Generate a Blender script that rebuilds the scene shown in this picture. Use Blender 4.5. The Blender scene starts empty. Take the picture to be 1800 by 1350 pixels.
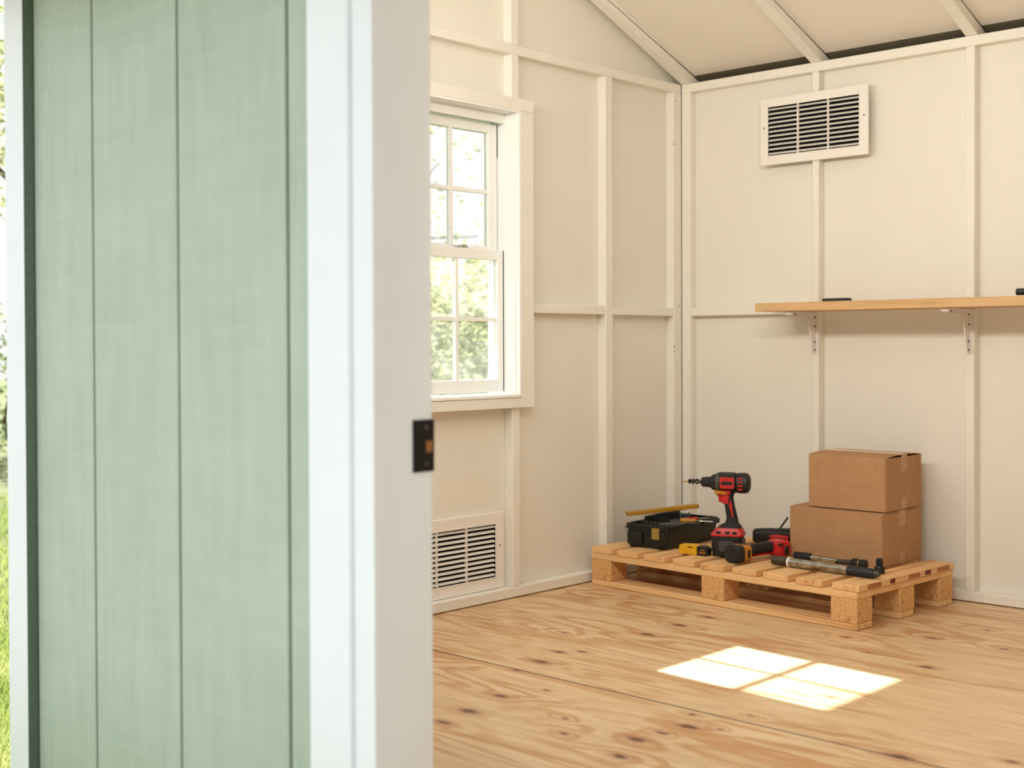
import bpy, bmesh, math, random
from mathutils import Vector, Matrix
random.seed(7)
S = bpy.context.scene
COL = S.collection

# ------------------------------------------------------------------ camera, sky, sun, exposure
cam = bpy.data.cameras.new('camera')
cam.sensor_width = 36.0
cam.lens = 2283.4 * 36.0 / 1800.0
cam.shift_y = -0.0213
cam.clip_start = 0.05
cam.dof.use_dof = True
cam.dof.focus_distance = 4.9
cam.dof.aperture_fstop = 2.5
camo = bpy.data.objects.new('camera', cam)
COL.objects.link(camo)
R = Vector((0.72816209, 0.6853954, -0.0036209))
U = Vector((-0.00686851, 0.01257948, 0.99989728))
F = Vector((-0.68537055, 0.72806243, -0.01386754))
camo.matrix_world = Matrix(((R.x, U.x, -F.x, 3.49139), (R.y, U.y, -F.y, -4.83708), (R.z, U.z, -F.z, 1.0), (0, 0, 0, 1)))
S.camera = camo

world = bpy.data.worlds.new('world')
S.world = world
world.use_nodes = True
wn, wl = world.node_tree.nodes, world.node_tree.links
wn.clear()
w_out = wn.new('ShaderNodeOutputWorld')
w_bg = wn.new('ShaderNodeBackground')
w_tc = wn.new('ShaderNodeTexCoord')
w_sep = wn.new('ShaderNodeSeparateXYZ')
w_rmp = wn.new('ShaderNodeValToRGB')
w_rmp.color_ramp.elements[0].position = 0.15
w_rmp.color_ramp.elements[0].color = (1.0, 0.99, 0.97, 1)
w_rmp.color_ramp.elements[1].position = 0.75
w_rmp.color_ramp.elements[1].color = (0.66, 0.82, 1.0, 1)
w_bg.inputs['Strength'].default_value = 1.18
wl.new(w_tc.outputs['Generated'], w_sep.inputs[0])
wl.new(w_sep.outputs['Z'], w_rmp.inputs[0])
wl.new(w_rmp.outputs[0], w_bg.inputs['Color'])
wl.new(w_bg.outputs[0], w_out.inputs[0])

SUN_DIR = Vector((1.0, -0.060, -0.745))
sun = bpy.data.lights.new('sun', 'SUN')
sun.energy = 25.0
sun.color = (1.0, 0.965, 0.90)
sun.angle = math.radians(0.6)
suno = bpy.data.objects.new('sun', sun)
COL.objects.link(suno)
suno.rotation_euler = SUN_DIR.to_track_quat('-Z', 'Y').to_euler()
suno.location = (-12, -1, 10)

# fill lamps added to brighten the room, on the inner face of the front wall beside and above the door
FILL_LAMPS = [(0.72, -2.915, 1.98, 1.10), (2.30, -2.915, 2.10, 1.40)]
FILL_POWER = 21.5
FILL_COL = (1.0, 0.93, 0.81)
for lx, ly, lz, ll in FILL_LAMPS:
    l = bpy.data.lights.new('added_fill_light', 'AREA')
    l.shape = 'RECTANGLE'
    l.size, l.size_y = ll, 0.09
    l.energy = FILL_POWER * ll
    l.color = FILL_COL
    lo = bpy.data.objects.new('added_fill_light', l)
    COL.objects.link(lo)
    lo.location = (lx, ly + 0.045, lz)
    lo.rotation_euler = (math.radians(78), 0, 0)

S.view_settings.view_transform = 'Standard'
S.view_settings.look = 'None'
S.view_settings.gamma = 1.0
S.view_settings.exposure = 0.0
S.view_settings.use_curve_mapping = False
S.cycles.max_bounces = 14
S.cycles.diffuse_bounces = 9
S.cycles.glossy_bounces = 4
S.cycles.transparent_max_bounces = 16
S.cycles.transmission_bounces = 8
S.cycles.sample_clamp_indirect = 6.0
S.cycles.caustics_reflective = False
S.cycles.caustics_refractive = False
S.cycles.use_denoising = True


# ------------------------------------------------------------------ helpers
def srgb(r, g, b):
    def f(c):
        c /= 255.0
        return c / 12.92 if c <= 0.04045 else ((c + 0.055) / 1.055) ** 2.4
    return (f(r), f(g), f(b), 1.0)


class MB:
    def __init__(self):
        self.bm = bmesh.new()

    def _add(self, t, M=None):
        if M is not None:
            bmesh.ops.transform(t, matrix=M, verts=t.verts)
        me = bpy.data.meshes.new('tmp')
        t.to_mesh(me)
        t.free()
        self.bm.from_mesh(me)
        bpy.data.meshes.remove(me)
        return self

    def box(self, x0, x1, y0, y1, z0, z1, bev=0.0, seg=1, M=None):
        t = bmesh.new()
        bmesh.ops.create_cube(t, size=1.0)
        bmesh.ops.scale(t, vec=(abs(x1 - x0), abs(y1 - y0), abs(z1 - z0)), verts=t.verts)
        bmesh.ops.translate(t, vec=((x0 + x1) / 2, (y0 + y1) / 2, (z0 + z1) / 2), verts=t.verts)
        if bev > 0:
            bmesh.ops.bevel(t, geom=t.edges[:], offset=bev, segments=seg, affect='EDGES', profile=0.5)
        return self._add(t, M)

    def prism(self, poly, axis, a0, a1, bev=0.0, M=None, seg=1):
        """poly in the two other axes (x->(y,z), y->(x,z), z->(x,y)), extruded along axis from a0 to a1"""
        t = bmesh.new()
        def P(p, a):
            if axis == 'x': return (a, p[0], p[1])
            if axis == 'y': return (p[0], a, p[1])
            return (p[0], p[1], a)
        lo = [t.verts.new(P(p, a0)) for p in poly]
        hi = [t.verts.new(P(p, a1)) for p in poly]
        n = len(poly)
        t.faces.new(lo)
        t.faces.new(hi[::-1])
        for i in range(n):
            t.faces.new((lo[i], hi[i], hi[(i + 1) % n], lo[(i + 1) % n]))
        bmesh.ops.recalc_face_normals(t, faces=t.faces[:])
        if bev > 0:
            bmesh.ops.bevel(t, geom=t.edges[:], offset=bev, segments=seg, affect='EDGES', profile=0.5)
        return self._add(t, M)

    def lathe(self, prof, n=20, M=None, sy=1.0, sz=1.0, cap=True):
        """prof: list of (x, r) along +x"""
        t = bmesh.new()
        rings = []
        for x, r in prof:
            rings.append([t.verts.new((x, sy * r * math.cos(2 * math.pi * i / n), sz * r * math.sin(2 * math.pi * i / n))) for i in range(n)])
        for a, b in zip(rings, rings[1:]):
            for i in range(n):
                t.faces.new((a[i], a[(i + 1) % n], b[(i + 1) % n], b[i]))
        if cap:
            t.faces.new(rings[0][::-1])
            t.faces.new(rings[-1])
        bmesh.ops.recalc_face_normals(t, faces=t.faces[:])
        return self._add(t, M)

    def loft(self, secs, M=None):
        """secs: list of closed rings (lists of 3D points, same count)"""
        t = bmesh.new()
        rings = [[t.verts.new(p) for p in s] for s in secs]
        n = len(rings[0])
        for a, b in zip(rings, rings[1:]):
            for i in range(n):
                t.faces.new((a[i], a[(i + 1) % n], b[(i + 1) % n], b[i]))
        t.faces.new(rings[0][::-1])
        t.faces.new(rings[-1])
        bmesh.ops.recalc_face_normals(t, faces=t.faces[:])
        return self._add(t, M)

    def cyl(self, p0, p1, r0, r1=None, n=16):
        p0, p1 = Vector(p0), Vector(p1)
        d = p1 - p0
        q = Vector((1, 0, 0)).rotation_difference(d.normalized())
        M = Matrix.Translation(p0) @ q.to_matrix().to_4x4()
        return self.lathe([(0, r0), (d.length, r0 if r1 is None else r1)], n, M)

    def obj(self, name, mat, parent=None, loc=None, smooth=True, ang=35):
        me = bpy.data.meshes.new(name)
        self.bm.to_mesh(me)
        self.bm.free()
        me.materials.append(mat)
        if smooth:
            for p in me.polygons:
                p.use_smooth = True
            me.set_sharp_from_angle(angle=math.radians(ang))
        o = bpy.data.objects.new(name, me)
        COL.objects.link(o)
        if smooth:
            wn_ = o.modifiers.new('weighted_normal', 'WEIGHTED_NORMAL')
            wn_.keep_sharp = True
            wn_.weight = 100
        if parent is not None:
            o.parent = parent
        if loc is not None:
            o.location = loc
        return o


def rrect(cx, cy, w, h, r, n=4):
    """rounded rectangle outline, list of (a, b)"""
    pts = []
    for k, (sx, sy) in enumerate(((1, 1), (-1, 1), (-1, -1), (1, -1))):
        for i in range(n + 1):
            a = math.pi / 2 * (k + i / n)
            pts.append((cx + sx * (w / 2 - r) + r * math.cos(a), cy + sy * (h / 2 - r) + r * math.sin(a)))
    return pts


def empty(name, loc=(0, 0, 0), rz=0.0, rx=0.0, ry=0.0):
    o = bpy.data.objects.new(name, None)
    o.empty_display_size = 0.05
    COL.objects.link(o)
    o.location = loc
    o.rotation_euler = (rx, ry, rz)
    return o


def tag(o, label, cat, group=None, kind=None):
    o['label'] = label
    o['category'] = cat
    if group: o['group'] = group
    if kind: o['kind'] = kind
    return o


def struct(o):
    o['kind'] = 'structure'
    return o


def copy_piece(src, name, parent, loc, rot=None, scale=None):
    c = src.copy()
    c.name = name
    COL.objects.link(c)
    c.parent = parent
    c.location = loc
    if rot is not None: c.rotation_euler = rot
    if scale is not None: c.scale = scale
    return c


# ------------------------------------------------------------------ materials
class NT:
    def __init__(self, name):
        self.m = bpy.data.materials.new(name)
        self.m.use_nodes = True
        self.n = self.m.node_tree.nodes
        self.l = self.m.node_tree.links
        self.p = self.n['Principled BSDF']

    def new(self, t, **kw):
        nd = self.n.new(t)
        for k, v in kw.items():
            setattr(nd, k, v)
        return nd

    def link(self, a, b):
        self.l.new(a, b)

    def val(self, sock, v):
        if hasattr(v, 'is_output'):
            self.l.new(v, sock)
        else:
            sock.default_value = v

    def math(self, op, a, b=None, clamp=False):
        nd = self.new('ShaderNodeMath', operation=op, use_clamp=clamp)
        self.val(nd.inputs[0], a)
        if b is not None: self.val(nd.inputs[1], b)
        return nd.outputs[0]

    def noise(self, vec, scale, detail=4.0, rough=0.55, dist=0.0):
        nd = self.new('ShaderNodeTexNoise')
        if vec is not None: self.link(vec, nd.inputs['Vector'])
        nd.inputs['Scale'].default_value = scale
        nd.inputs['Detail'].default_value = detail
        nd.inputs['Roughness'].default_value = rough
        nd.inputs['Distortion'].default_value = dist
        return nd.outputs[0]

    def mapping(self, vec, scale=(1, 1, 1), loc=(0, 0, 0), rot=(0, 0, 0)):
        nd = self.new('ShaderNodeMapping')
        self.link(vec, nd.inputs['Vector'])
        nd.inputs['Scale'].default_value = scale
        nd.inputs['Location'].default_value = loc
        nd.inputs['Rotation'].default_value = rot
        return nd.outputs[0]

    def ramp(self, fac, stops, interp='LINEAR'):
        nd = self.new('ShaderNodeValToRGB')
        self.link(fac, nd.inputs[0])
        cr = nd.color_ramp
        cr.interpolation = interp
        while len(cr.elements) < len(stops):
            cr.elements.new(0.5)
        for e, (pos, c) in zip(cr.elements, stops):
            e.position = pos
            e.color = c if len(c) == 4 else (*c, 1)
        return nd.outputs[0]

    def mix(self, fac, a, b, mode='MIX'):
        nd = self.new('ShaderNodeMix', data_type='RGBA', blend_type=mode)
        self.val(nd.inputs[0], fac)
        self.val(nd.inputs[6], a)
        self.val(nd.inputs[7], b)
        return nd.outputs[2]

    def bump(self, h, strength=0.2, dist=0.01):
        nd = self.new('ShaderNodeBump')
        nd.inputs['Strength'].default_value = strength
        nd.inputs['Distance'].default_value = dist
        self.link(h, nd.inputs['Height'])
        self.link(nd.outputs[0], self.p.inputs['Normal'])

    def obj(self):
        return self.new('ShaderNodeTexCoord').outputs['Object']

    def pos(self):
        return self.new('ShaderNodeNewGeometry').outputs['Position']

    def rnd(self):
        return self.new('ShaderNodeObjectInfo').outputs['Random']

    def set(self, rough=0.5, metal=0.0, spec=0.5):
        self.p.inputs['Roughness'].default_value = rough
        self.p.inputs['Metallic'].default_value = metal
        self.p.inputs['Specular IOR Level'].default_value = spec
        return self.m


def paint(name, col, rough=0.55, var=0.06, scale=6.0, bump=0.08, spec=0.4, metal=0.0):
    t = NT(name)
    v = t.pos()
    n = t.noise(v, scale, 5)
    dark = tuple(c * (1 - var) for c in col[:3]) + (1,)
    lite = tuple(min(1, c * (1 + var)) for c in col[:3]) + (1,)
    t.link(t.ramp(n, [(0.3, dark), (0.7, lite)]), t.p.inputs['Base Color'])
    if bump:
        t.bump(t.noise(v, 160, 3), bump, 0.002)
    return t.set(rough, metal, spec)


def plain(name, col, rough=0.5, metal=0.0, spec=0.5, var=0.12, scale=60.0, bump=0.1):
    t = NT(name)
    v = t.obj()
    n = t.noise(v, scale, 4)
    dark = tuple(c * (1 - var) for c in col[:3]) + (1,)
    lite = tuple(min(1, c * (1 + var)) for c in col[:3]) + (1,)
    t.link(t.ramp(n, [(0.3, dark), (0.7, lite)]), t.p.inputs['Base Color'])
    if bump:
        t.bump(t.noise(v, scale * 6, 2), bump, 0.001)
    return t.set(rough, metal, spec)


def wood(name, light, dark, axis='x', rough=0.6, freq=60.0, random_shift=True, streak=0.5, spec=0.3):
    """solid timber with grain running along the given local axis"""
    t = NT(name)
    v = t.obj()
    if random_shift:
        r = t.rnd()
        add = t.new('ShaderNodeVectorMath', operation='ADD')
        cmb = t.new('ShaderNodeCombineXYZ')
        for i in range(3):
            t.link(t.math('MULTIPLY', r, 7.3 + 3.1 * i), cmb.inputs[i])
        t.link(v, add.inputs[0])
        t.link(cmb.outputs[0], add.inputs[1])
        v = add.outputs[0]
    sc = {'x': (0.06, 1, 1), 'y': (1, 0.06, 1), 'z': (1, 1, 0.06)}[axis]
    mv = t.mapping(v, sc)
    g1 = t.noise(mv, freq, 5, 0.6, 0.4)
    g2 = t.noise(mv, freq * 0.25, 3, 0.5, 0.8)
    g3 = t.noise(t.mapping(v, tuple(min(1.0, s * 6) for s in sc)), 9.0, 2)
    f = t.math('ADD', t.math('MULTIPLY', g1, 0.5), t.math('MULTIPLY', g2, 0.5))
    c = t.ramp(f, [(0.36, dark), (0.5, light), (0.68, tuple(min(1, x * 1.06) for x in light[:3]) + (1,))])
    k = t.ramp(g3, [(0.70, (0, 0, 0, 1)), (0.78, (1, 1, 1, 1))])
    c = t.mix(t.math('MULTIPLY', k, streak), c, tuple(x * 0.55 for x in dark[:3]) + (1,))
    if random_shift:
        c = t.mix(0.14, c, t.ramp(t.rnd(), [(0, dark), (1, light)]))
    t.link(c, t.p.inputs['Base Color'])
    t.bump(g1, 0.25, 0.002)
    return t.set(rough, 0, spec)


M_WALL = paint('interior_white_paint', (0.775, 0.755, 0.69, 1), 0.6, 0.02, 2.0, 0.05)
M_FRAME = paint('interior_framing_paint', (0.795, 0.775, 0.715, 1), 0.5, 0.025, 5.0, 0.08)
M_CEIL = paint('ceiling_paint', (0.78, 0.735, 0.67, 1), 0.65, 0.02, 2.0, 0.05)
M_TRIM = paint('exterior_white_trim_paint', (0.81, 0.82, 0.84, 1), 0.45, 0.02, 4.0, 0.05)
M_VINYL = paint('window_vinyl', (0.85, 0.86, 0.86, 1), 0.35, 0.01, 4.0, 0.0, 0.5)
M_VENT = paint('vent_enamel', (0.82, 0.79, 0.75, 1), 0.4, 0.01, 8.0, 0.0, 0.5)
M_DARK = plain('dark_void', (0.006, 0.006, 0.006, 1), 0.9, 0, 0.1, bump=0)
M_SEAL = plain('grey_weatherstrip', (0.05, 0.05, 0.05, 1), 0.7)

# sage siding: vertical brush strokes and soft horizontal saw marks
t = NT('sage_green_siding')
v = t.pos()
n1 = t.noise(t.mapping(v, (1, 1, 0.12)), 22, 5, 0.6)
n2 = t.noise(t.mapping(v, (0.25, 1, 2.2)), 14, 4, 0.6)
n3 = t.noise(v, 3.2, 3)
f = t.math('ADD', t.math('MULTIPLY', n1, 0.45), t.math('ADD', t.math('MULTIPLY', n2, 0.25), t.math('MULTIPLY', n3, 0.3)))
t.link(t.ramp(f, [(0.34, (0.375, 0.445, 0.355, 1)), (0.5, (0.42, 0.49, 0.40, 1)), (0.68, (0.47, 0.54, 0.45, 1))]), t.p.inputs['Base Color'])
t.bump(t.math('ADD', n1, n2), 0.3, 0.004)
M_SAGE = t.set(0.6, 0, 0.35)

# plywood floor with knots
KNOTS = [(.717, -1.674, 1.2), (.772, -1.619, .9), (.758, -1.81, 1.7), (.78, -1.944, .7), (.942, -2.181, 1.3), (.985, -2.351, 1.6), (1.012, -2.471, 1.2),
         (1.479, -2.243, 1.5), (1.532, -2.379, 1.4), (.774, -1.275, 1.5), (.997, -2.048, .6), (1.224, -2.227, .6),
         (1.508, -2.064, 1.5), (1.452, -1.967, .8), (1.49, -2.155, .9), (1.578, -2.027, .5), (1.574, -1.869, .45), (2.029, -1.921, 1.7), (2.243, -1.777, 1.0),
         (.769, -.902, 1.2), (.768, -1.085, 1.3), (1.687, -1.059, 1.2), (1.298, -.856, .8), (1.523, -.674, .9), (1.638, -1.559, .8), (1.46, -1.006, .5),
         (1.607, -.433, .7), (1.766, -.663, .8), (1.31, -2.33, .8), (.55, -1.45, .6)]
t = NT('plywood_floor')
v = t.pos()
sep = t.new('ShaderNodeSeparateXYZ')
t.link(v, sep.inputs[0])
wob = t.noise(t.mapping(v, (1, 1, 0)), 26, 3)
wx = t.math('ADD', sep.outputs['X'], t.math('MULTIPLY', t.math('SUBTRACT', wob, 0.5), 0.03))
wy = t.math('ADD', sep.outputs['Y'], t.math('MULTIPLY', t.math('SUBTRACT', t.noise(t.mapping(v, (1, 1, 0), (3, 5, 0)), 30, 3), 0.5), 0.016))
dmin = None
for kx, ky, ks in KNOTS:
    dx = t.math('MULTIPLY', t.math('SUBTRACT', wx, kx), 1.0 / (0.026 * ks))
    dy = t.math('MULTIPLY', t.math('SUBTRACT', wy, ky), 1.0 / (0.0125 * ks))
    d = t.math('ADD', t.math('MULTIPLY', dx, dx), t.math('MULTIPLY', dy, dy))
    dmin = d if dmin is None else t.math('MINIMUM', dmin, d)
kd = t.math('SQRT', dmin)
kfall = t.math('DIVIDE', 1.0, t.math('ADD', 1.0, t.math('MULTIPLY', dmin, 0.10)))
shift = t.math('MULTIPLY', t.math('SIGN', t.math('ADD', sep.outputs['Y'], 1.93)), 0.9)
cmb = t.new('ShaderNodeCombineXYZ')
t.link(sep.outputs['X'], cmb.inputs[0])
t.link(sep.outputs['Y'], cmb.inputs[1])
t.link(shift, cmb.inputs[2])
pv = cmb.outputs[0]
swirl = t.noise(t.mapping(pv, (0.50, 2.3, 1)), 1.5, 2, 0.45, 0.7)
fine = t.noise(t.mapping(pv, (0.05, 1, 1)), 70, 5, 0.65)
phase = t.math('ADD', t.math('MULTIPLY', swirl, 11.0), t.math('ADD', t.math('MULTIPLY', fine, 0.9), t.math('MULTIPLY', kfall, 2.2)))
ph = t.math('FRACT', phase)
band = t.ramp(ph, [(0.0, (0, 0, 0, 1)), (0.50, (0.15, 0.15, 0.15, 1)), (0.62, (1, 1, 1, 1)), (0.92, (0.85, 0.85, 0.85, 1)), (1.0, (0, 0, 0, 1))])
amount = t.ramp(t.noise(t.mapping(pv, (0.5, 1.3, 1), (4, 2, 1)), 2.1, 2), [(0.42, (0.04, 0.04, 0.04, 1)), (0.56, (0.95, 0.95, 0.95, 1))])
base = t.ramp(t.noise(t.mapping(pv, (0.10, 1, 1)), 34, 5, 0.6), [(0.3, srgb(204, 172, 130)), (0.55, srgb(219, 190, 150)), (0.75, srgb(229, 203, 166))])
c = t.mix(t.math('MULTIPLY', t.math('MULTIPLY', band, amount), 0.72), base, srgb(184, 128, 76))
flame = t.ramp(t.noise(t.mapping(pv, (0.42, 2.6, 1), (2, 7, 3)), 2.4, 3, 0.5, 0.3), [(0.585, (0, 0, 0, 1)), (0.605, (1, 1, 1, 1))])
c = t.mix(t.math('MULTIPLY', flame, 0.55), c, srgb(190, 136, 84))
streak = t.ramp(t.noise(t.mapping(pv, (0.12, 2.2, 1), (9, 1, 0)), 12, 4, 0.6), [(0.66, (0, 0, 0, 1)), (0.72, (1, 1, 1, 1))])
c = t.mix(t.math('MULTIPLY', streak, 0.35), c, srgb(150, 100, 62))
ringn = t.math('FRACT', t.math('ADD', t.math('MULTIPLY', kd, 1.3), t.math('MULTIPLY', fine, 0.7)))
halo = t.ramp(kd, [(0.55, (1, 1, 1, 1)), (1.0, (0.0, 0.0, 0.0, 1))])
nd = t.new('ShaderNodeMapRange')
t.link(kd, nd.inputs[0])
nd.inputs[1].default_value, nd.inputs[2].default_value, nd.inputs[3].default_value, nd.inputs[4].default_value = 0.6, 2.4, 1.0, 0.0
c = t.mix(t.math('MULTIPLY', nd.outputs[0], t.math('ADD', 0.35, t.math('MULTIPLY', ringn, 0.35))), c, srgb(172, 108, 70))
nd2 = t.new('ShaderNodeMapRange')
t.link(kd, nd2.inputs[0])
nd2.inputs[1].default_value, nd2.inputs[2].default_value, nd2.inputs[3].default_value, nd2.inputs[4].default_value = 0.35, 1.05, 1.0, 0.0
c = t.mix(t.math('MULTIPLY', nd2.outputs[0], 0.9), c, srgb(88, 44, 34))
sd = t.math('ABSOLUTE', t.math('ADD', sep.outputs['Y'], 1.93))
smk = t.new('ShaderNodeMapRange')
t.link(t.math('SUBTRACT', sd, t.math('MULTIPLY', t.math('SUBTRACT', wob, 0.45), 0.004)), smk.inputs[0])
smk.inputs[1].default_value, smk.inputs[2].default_value, smk.inputs[3].default_value, smk.inputs[4].default_value = 0.0036, 0.0062, 0.7, 0.0
c = t.mix(smk.outputs[0], c, srgb(84, 54, 34))
t.link(c, t.p.inputs['Base Color'])
t.bump(fine, 0.12, 0.002)
M_PLY = t.set(0.42, 0, 0.45)

M_PINE_X = wood('pallet_pine_lengthwise', srgb(228, 190, 138), srgb(196, 146, 92), 'x')
M_PINE_Y = wood('pallet_pine_slats', srgb(226, 184, 132), srgb(196, 142, 90), 'y')
M_SHELF = wood('shelf_pine', srgb(208, 172, 126), srgb(186, 142, 96), 'x', 0.45)
M_TANBAR = wood('varnished_tan_wood', srgb(176, 130, 40), srgb(140, 96, 26), 'x', 0.4, streak=0.1)
t = NT('pressed_chip_block')
v = t.obj()
vor = t.new('ShaderNodeTexVoronoi')
t.link(t.mapping(v, (1, 1, 1)), vor.inputs['Vector'])
vor.inputs['Scale'].default_value = 270
chips = t.ramp(vor.outputs['Color'], [(0.15, srgb(196, 146, 92)), (0.5, srgb(216, 170, 114)), (0.85, srgb(226, 186, 132))])
blot = t.ramp(t.noise(v, 22, 3), [(0.60, (0, 0, 0, 1)), (0.75, (1, 1, 1, 1))])
c = t.mix(t.math('MULTIPLY', blot, 0.6), chips, srgb(140, 84, 44))
t.link(c, t.p.inputs['Base Color'])
t.bump(vor.outputs['Distance'], 0.4, 0.003)
M_CHIP = t.set(0.8, 0, 0.2)

t = NT('corrugated_cardboard')
v = t.obj()
fl = t.noise(t.mapping(v, (1, 1, 0.5)), 60, 3)
st = t.noise(v, 14, 4)
c = t.ramp(t.math('ADD', t.math('MULTIPLY', fl, 0.4), t.math('MULTIPLY', st, 0.6)), [(0.35, srgb(170, 130, 94)), (0.65, srgb(180, 140, 103))])
t.link(c, t.p.inputs['Base Color'])
t.bump(fl, 0.08, 0.001)
M_CARD = t.set(0.8, 0, 0.2)
M_TAPE = plain('brown_packing_tape', srgb(180, 140, 104), 0.35, 0, 0.5, 0.05, 20, 0)
M_TAPE_W = plain('pale_packing_tape', srgb(222, 200, 172), 0.3, 0, 0.5, 0.05, 20, 0)

M_RED = plain('red_tool_plastic', (0.52, 0.012, 0.014, 1), 0.4)
M_BLACK = plain('black_tool_plastic', (0.007, 0.007, 0.007, 1), 0.5)
M_RUBBER = plain('black_rubber_grip', (0.011, 0.010, 0.010, 1), 0.75, bump=0.4, scale=120)
M_GREYP = plain('worn_grey_plastic', (0.055, 0.055, 0.05, 1), 0.5)
M_BOXBLK = plain('toolbox_black_green_plastic', (0.006, 0.008, 0.006, 1), 0.45, var=0.25, scale=20)
M_YELLOW = plain('yellow_plastic', (0.70, 0.38, 0.01, 1), 0.4)
M_ORANGE = plain('amber_plastic', (0.50, 0.20, 0.012, 1), 0.45)
M_BRASS = plain('dull_brass_latch', (0.40, 0.28, 0.06, 1), 0.45, 0.4)
M_CHROME = plain('scuffed_chrome', (0.42, 0.40, 0.375, 1), 0.18, 1.0, 0.5, 0.4, 40, 0.05)
M_STEEL = plain('dark_tool_steel', (0.10, 0.09, 0.08, 1), 0.35, 0.9)
M_NAVY = plain('navy_black_rubber', (0.013, 0.015, 0.022, 1), 0.55)
M_BRACKET = plain('grey_bracket_enamel', (0.78, 0.765, 0.75, 1), 0.4, 0.0, 0.5, 0.04, 20, 0)
M_CAP = plain('white_plastic_cap', (0.85, 0.84, 0.82, 1), 0.4, bump=0)
M_SCREW = plain('dark_screw_head', (0.04, 0.03, 0.025, 1), 0.5, 0.6)
M_STRIKE = plain('blackened_strike_plate', (0.014, 0.013, 0.012, 1), 0.45, 0.5)
M_RAWWOOD = plain('raw_wood_mortise', srgb(150, 98, 52), 0.7)
M_SKIRT = plain('treated_timber', srgb(140, 120, 92), 0.8)
M_MARK_R = plain('rusty_stain_on_wood', srgb(170, 104, 66), 0.8)
M_MARK_D = plain('dark_red_stain_on_wood', srgb(112, 48, 34), 0.8)
M_EAVE_SHADE = plain('shade_dark_eave_board', (0.13, 0.11, 0.07, 1), 0.9, bump=0)  # dark tone stands for the shade in the eave gap
M_EDGE = plain('dark_green_edge_paint', (0.10, 0.14, 0.10, 1), 0.6)
M_FELT = plain('dark_green_backing', (0.055, 0.08, 0.055, 1), 0.8)
M_TEAL = plain('teal_plastic', (0.03, 0.12, 0.15, 1), 0.4)


def thin_glass(name, tint=(0.97, 0.99, 0.985, 1), gloss=0.06):
    t = NT(name)
    t.n.remove(t.p)
    out = t.n['Material Output']
    tr = t.new('ShaderNodeBsdfTransparent')
    tr.inputs[0].default_value = tint
    gl = t.new('ShaderNodeBsdfGlossy')
    gl.inputs['Roughness'].default_value = 0.02
    fr = t.new('ShaderNodeFresnel')
    fr.inputs['IOR'].default_value = 1.45
    mx = t.new('ShaderNodeMixShader')
    t.link(fr.outputs[0], mx.inputs[0])
    t.link(tr.outputs[0], mx.inputs[1])
    t.link(gl.outputs[0], mx.inputs[2])
    df = t.new('ShaderNodeBsdfTranslucent')
    df.inputs[0].default_value = (0.8, 0.82, 0.8, 1)
    mx2 = t.new('ShaderNodeMixShader')
    n = t.noise(t.pos(), 9, 4)
    t.link(t.math('MULTIPLY', t.math('POWER', n, 2.0), gloss), mx2.inputs[0])
    t.link(mx.outputs[0], mx2.inputs[1])
    t.link(df.outputs[0], mx2.inputs[2])
    t.link(mx2.outputs[0], out.inputs[0])
    return t.m


M_GLASS = thin_glass('dusty_window_glass', gloss=0.26)
M_JAR = thin_glass('clear_jar_plastic', (0.85, 0.87, 0.85, 1), 0.5)


def leaf_mat(name, a, b, trans=0.45):
    t = NT(name)
    out = t.n['Material Output']
    t.n.remove(t.p)
    n = t.noise(t.pos(), 2.3, 3)
    col = t.ramp(n, [(0.3, a), (0.7, b)])
    df = t.new('ShaderNodeBsdfDiffuse')
    tl = t.new('ShaderNodeBsdfTranslucent')
    t.link(col, df.inputs[0])
    t.link(col, tl.inputs[0])
    mx = t.new('ShaderNodeMixShader')
    mx.inputs[0].default_value = trans
    t.link(df.outputs[0], mx.inputs[1])
    t.link(tl.outputs[0], mx.inputs[2])
    t.link(mx.outputs[0], out.inputs[0])
    return t.m


M_LEAF1 = leaf_mat('olive_leaves', (0.22, 0.25, 0.11, 1), (0.46, 0.48, 0.26, 1))
M_LEAF2 = leaf_mat('pale_green_leaves', (0.36, 0.39, 0.19, 1), (0.58, 0.60, 0.36, 1))
M_LEAF3 = leaf_mat('deep_green_leaves', (0.14, 0.18, 0.08, 1), (0.28, 0.32, 0.17, 1))
M_BARK = plain('bark', srgb(96, 78, 62), 0.9, 0, 0.1, 0.3, 12, 0.6)
M_GRASS = leaf_mat('grass_blades', (0.20, 0.26, 0.06, 1), (0.36, 0.40, 0.15, 1), 0.35)
t = NT('lawn_soil_and_grass')
n = t.noise(t.pos(), 5, 6, 0.7)
t.link(t.ramp(n, [(0.35, (0.075, 0.095, 0.030, 1)), (0.5, (0.11, 0.13, 0.05, 1)), (0.7, (0.16, 0.165, 0.085, 1))]), t.p.inputs['Base Color'])
t.bump(t.noise(t.pos(), 60, 4), 0.6, 0.03)
M_LAWN = t.set(0.9, 0, 0.1)
M_PATH = plain('pale_concrete', (0.28, 0.278, 0.275, 1), 0.85, 0, 0.2, 0.1, 8, 0.3)

# ------------------------------------------------------------------ dimensions of the shed
WX = -0.044            # inner sheathing face of the left wall, framing face at x = 0
WY = 0.044             # inner sheathing face of the right wall, framing face at y = 0
XR = 5.60              # far end of the room on the right
YF_IN, YF_SID, YF_TRIM = -2.955, -3.09, -3.12
Z_PLATE0, Z_PLATE1 = 2.135, 2.174
G0, G1 = 1.124, 1.162
RIDGE_Y = (YF_IN) / 2
SL = 0.405
Z_RIDGE = Z_PLATE1 + SL * (-RIDGE_Y)
DOOR_X0, DOOR_X1, DOOR_Z = 1.488, 3.10, 2.06
BEV = 0.0025

# ------------------------------------------------------------------ ground and floor
g = MB()
g.box(-45, 35, -35, 45, -0.45, -0.30)
lawn = struct(g.obj('ground_lawn', M_LAWN, smooth=False))

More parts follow.
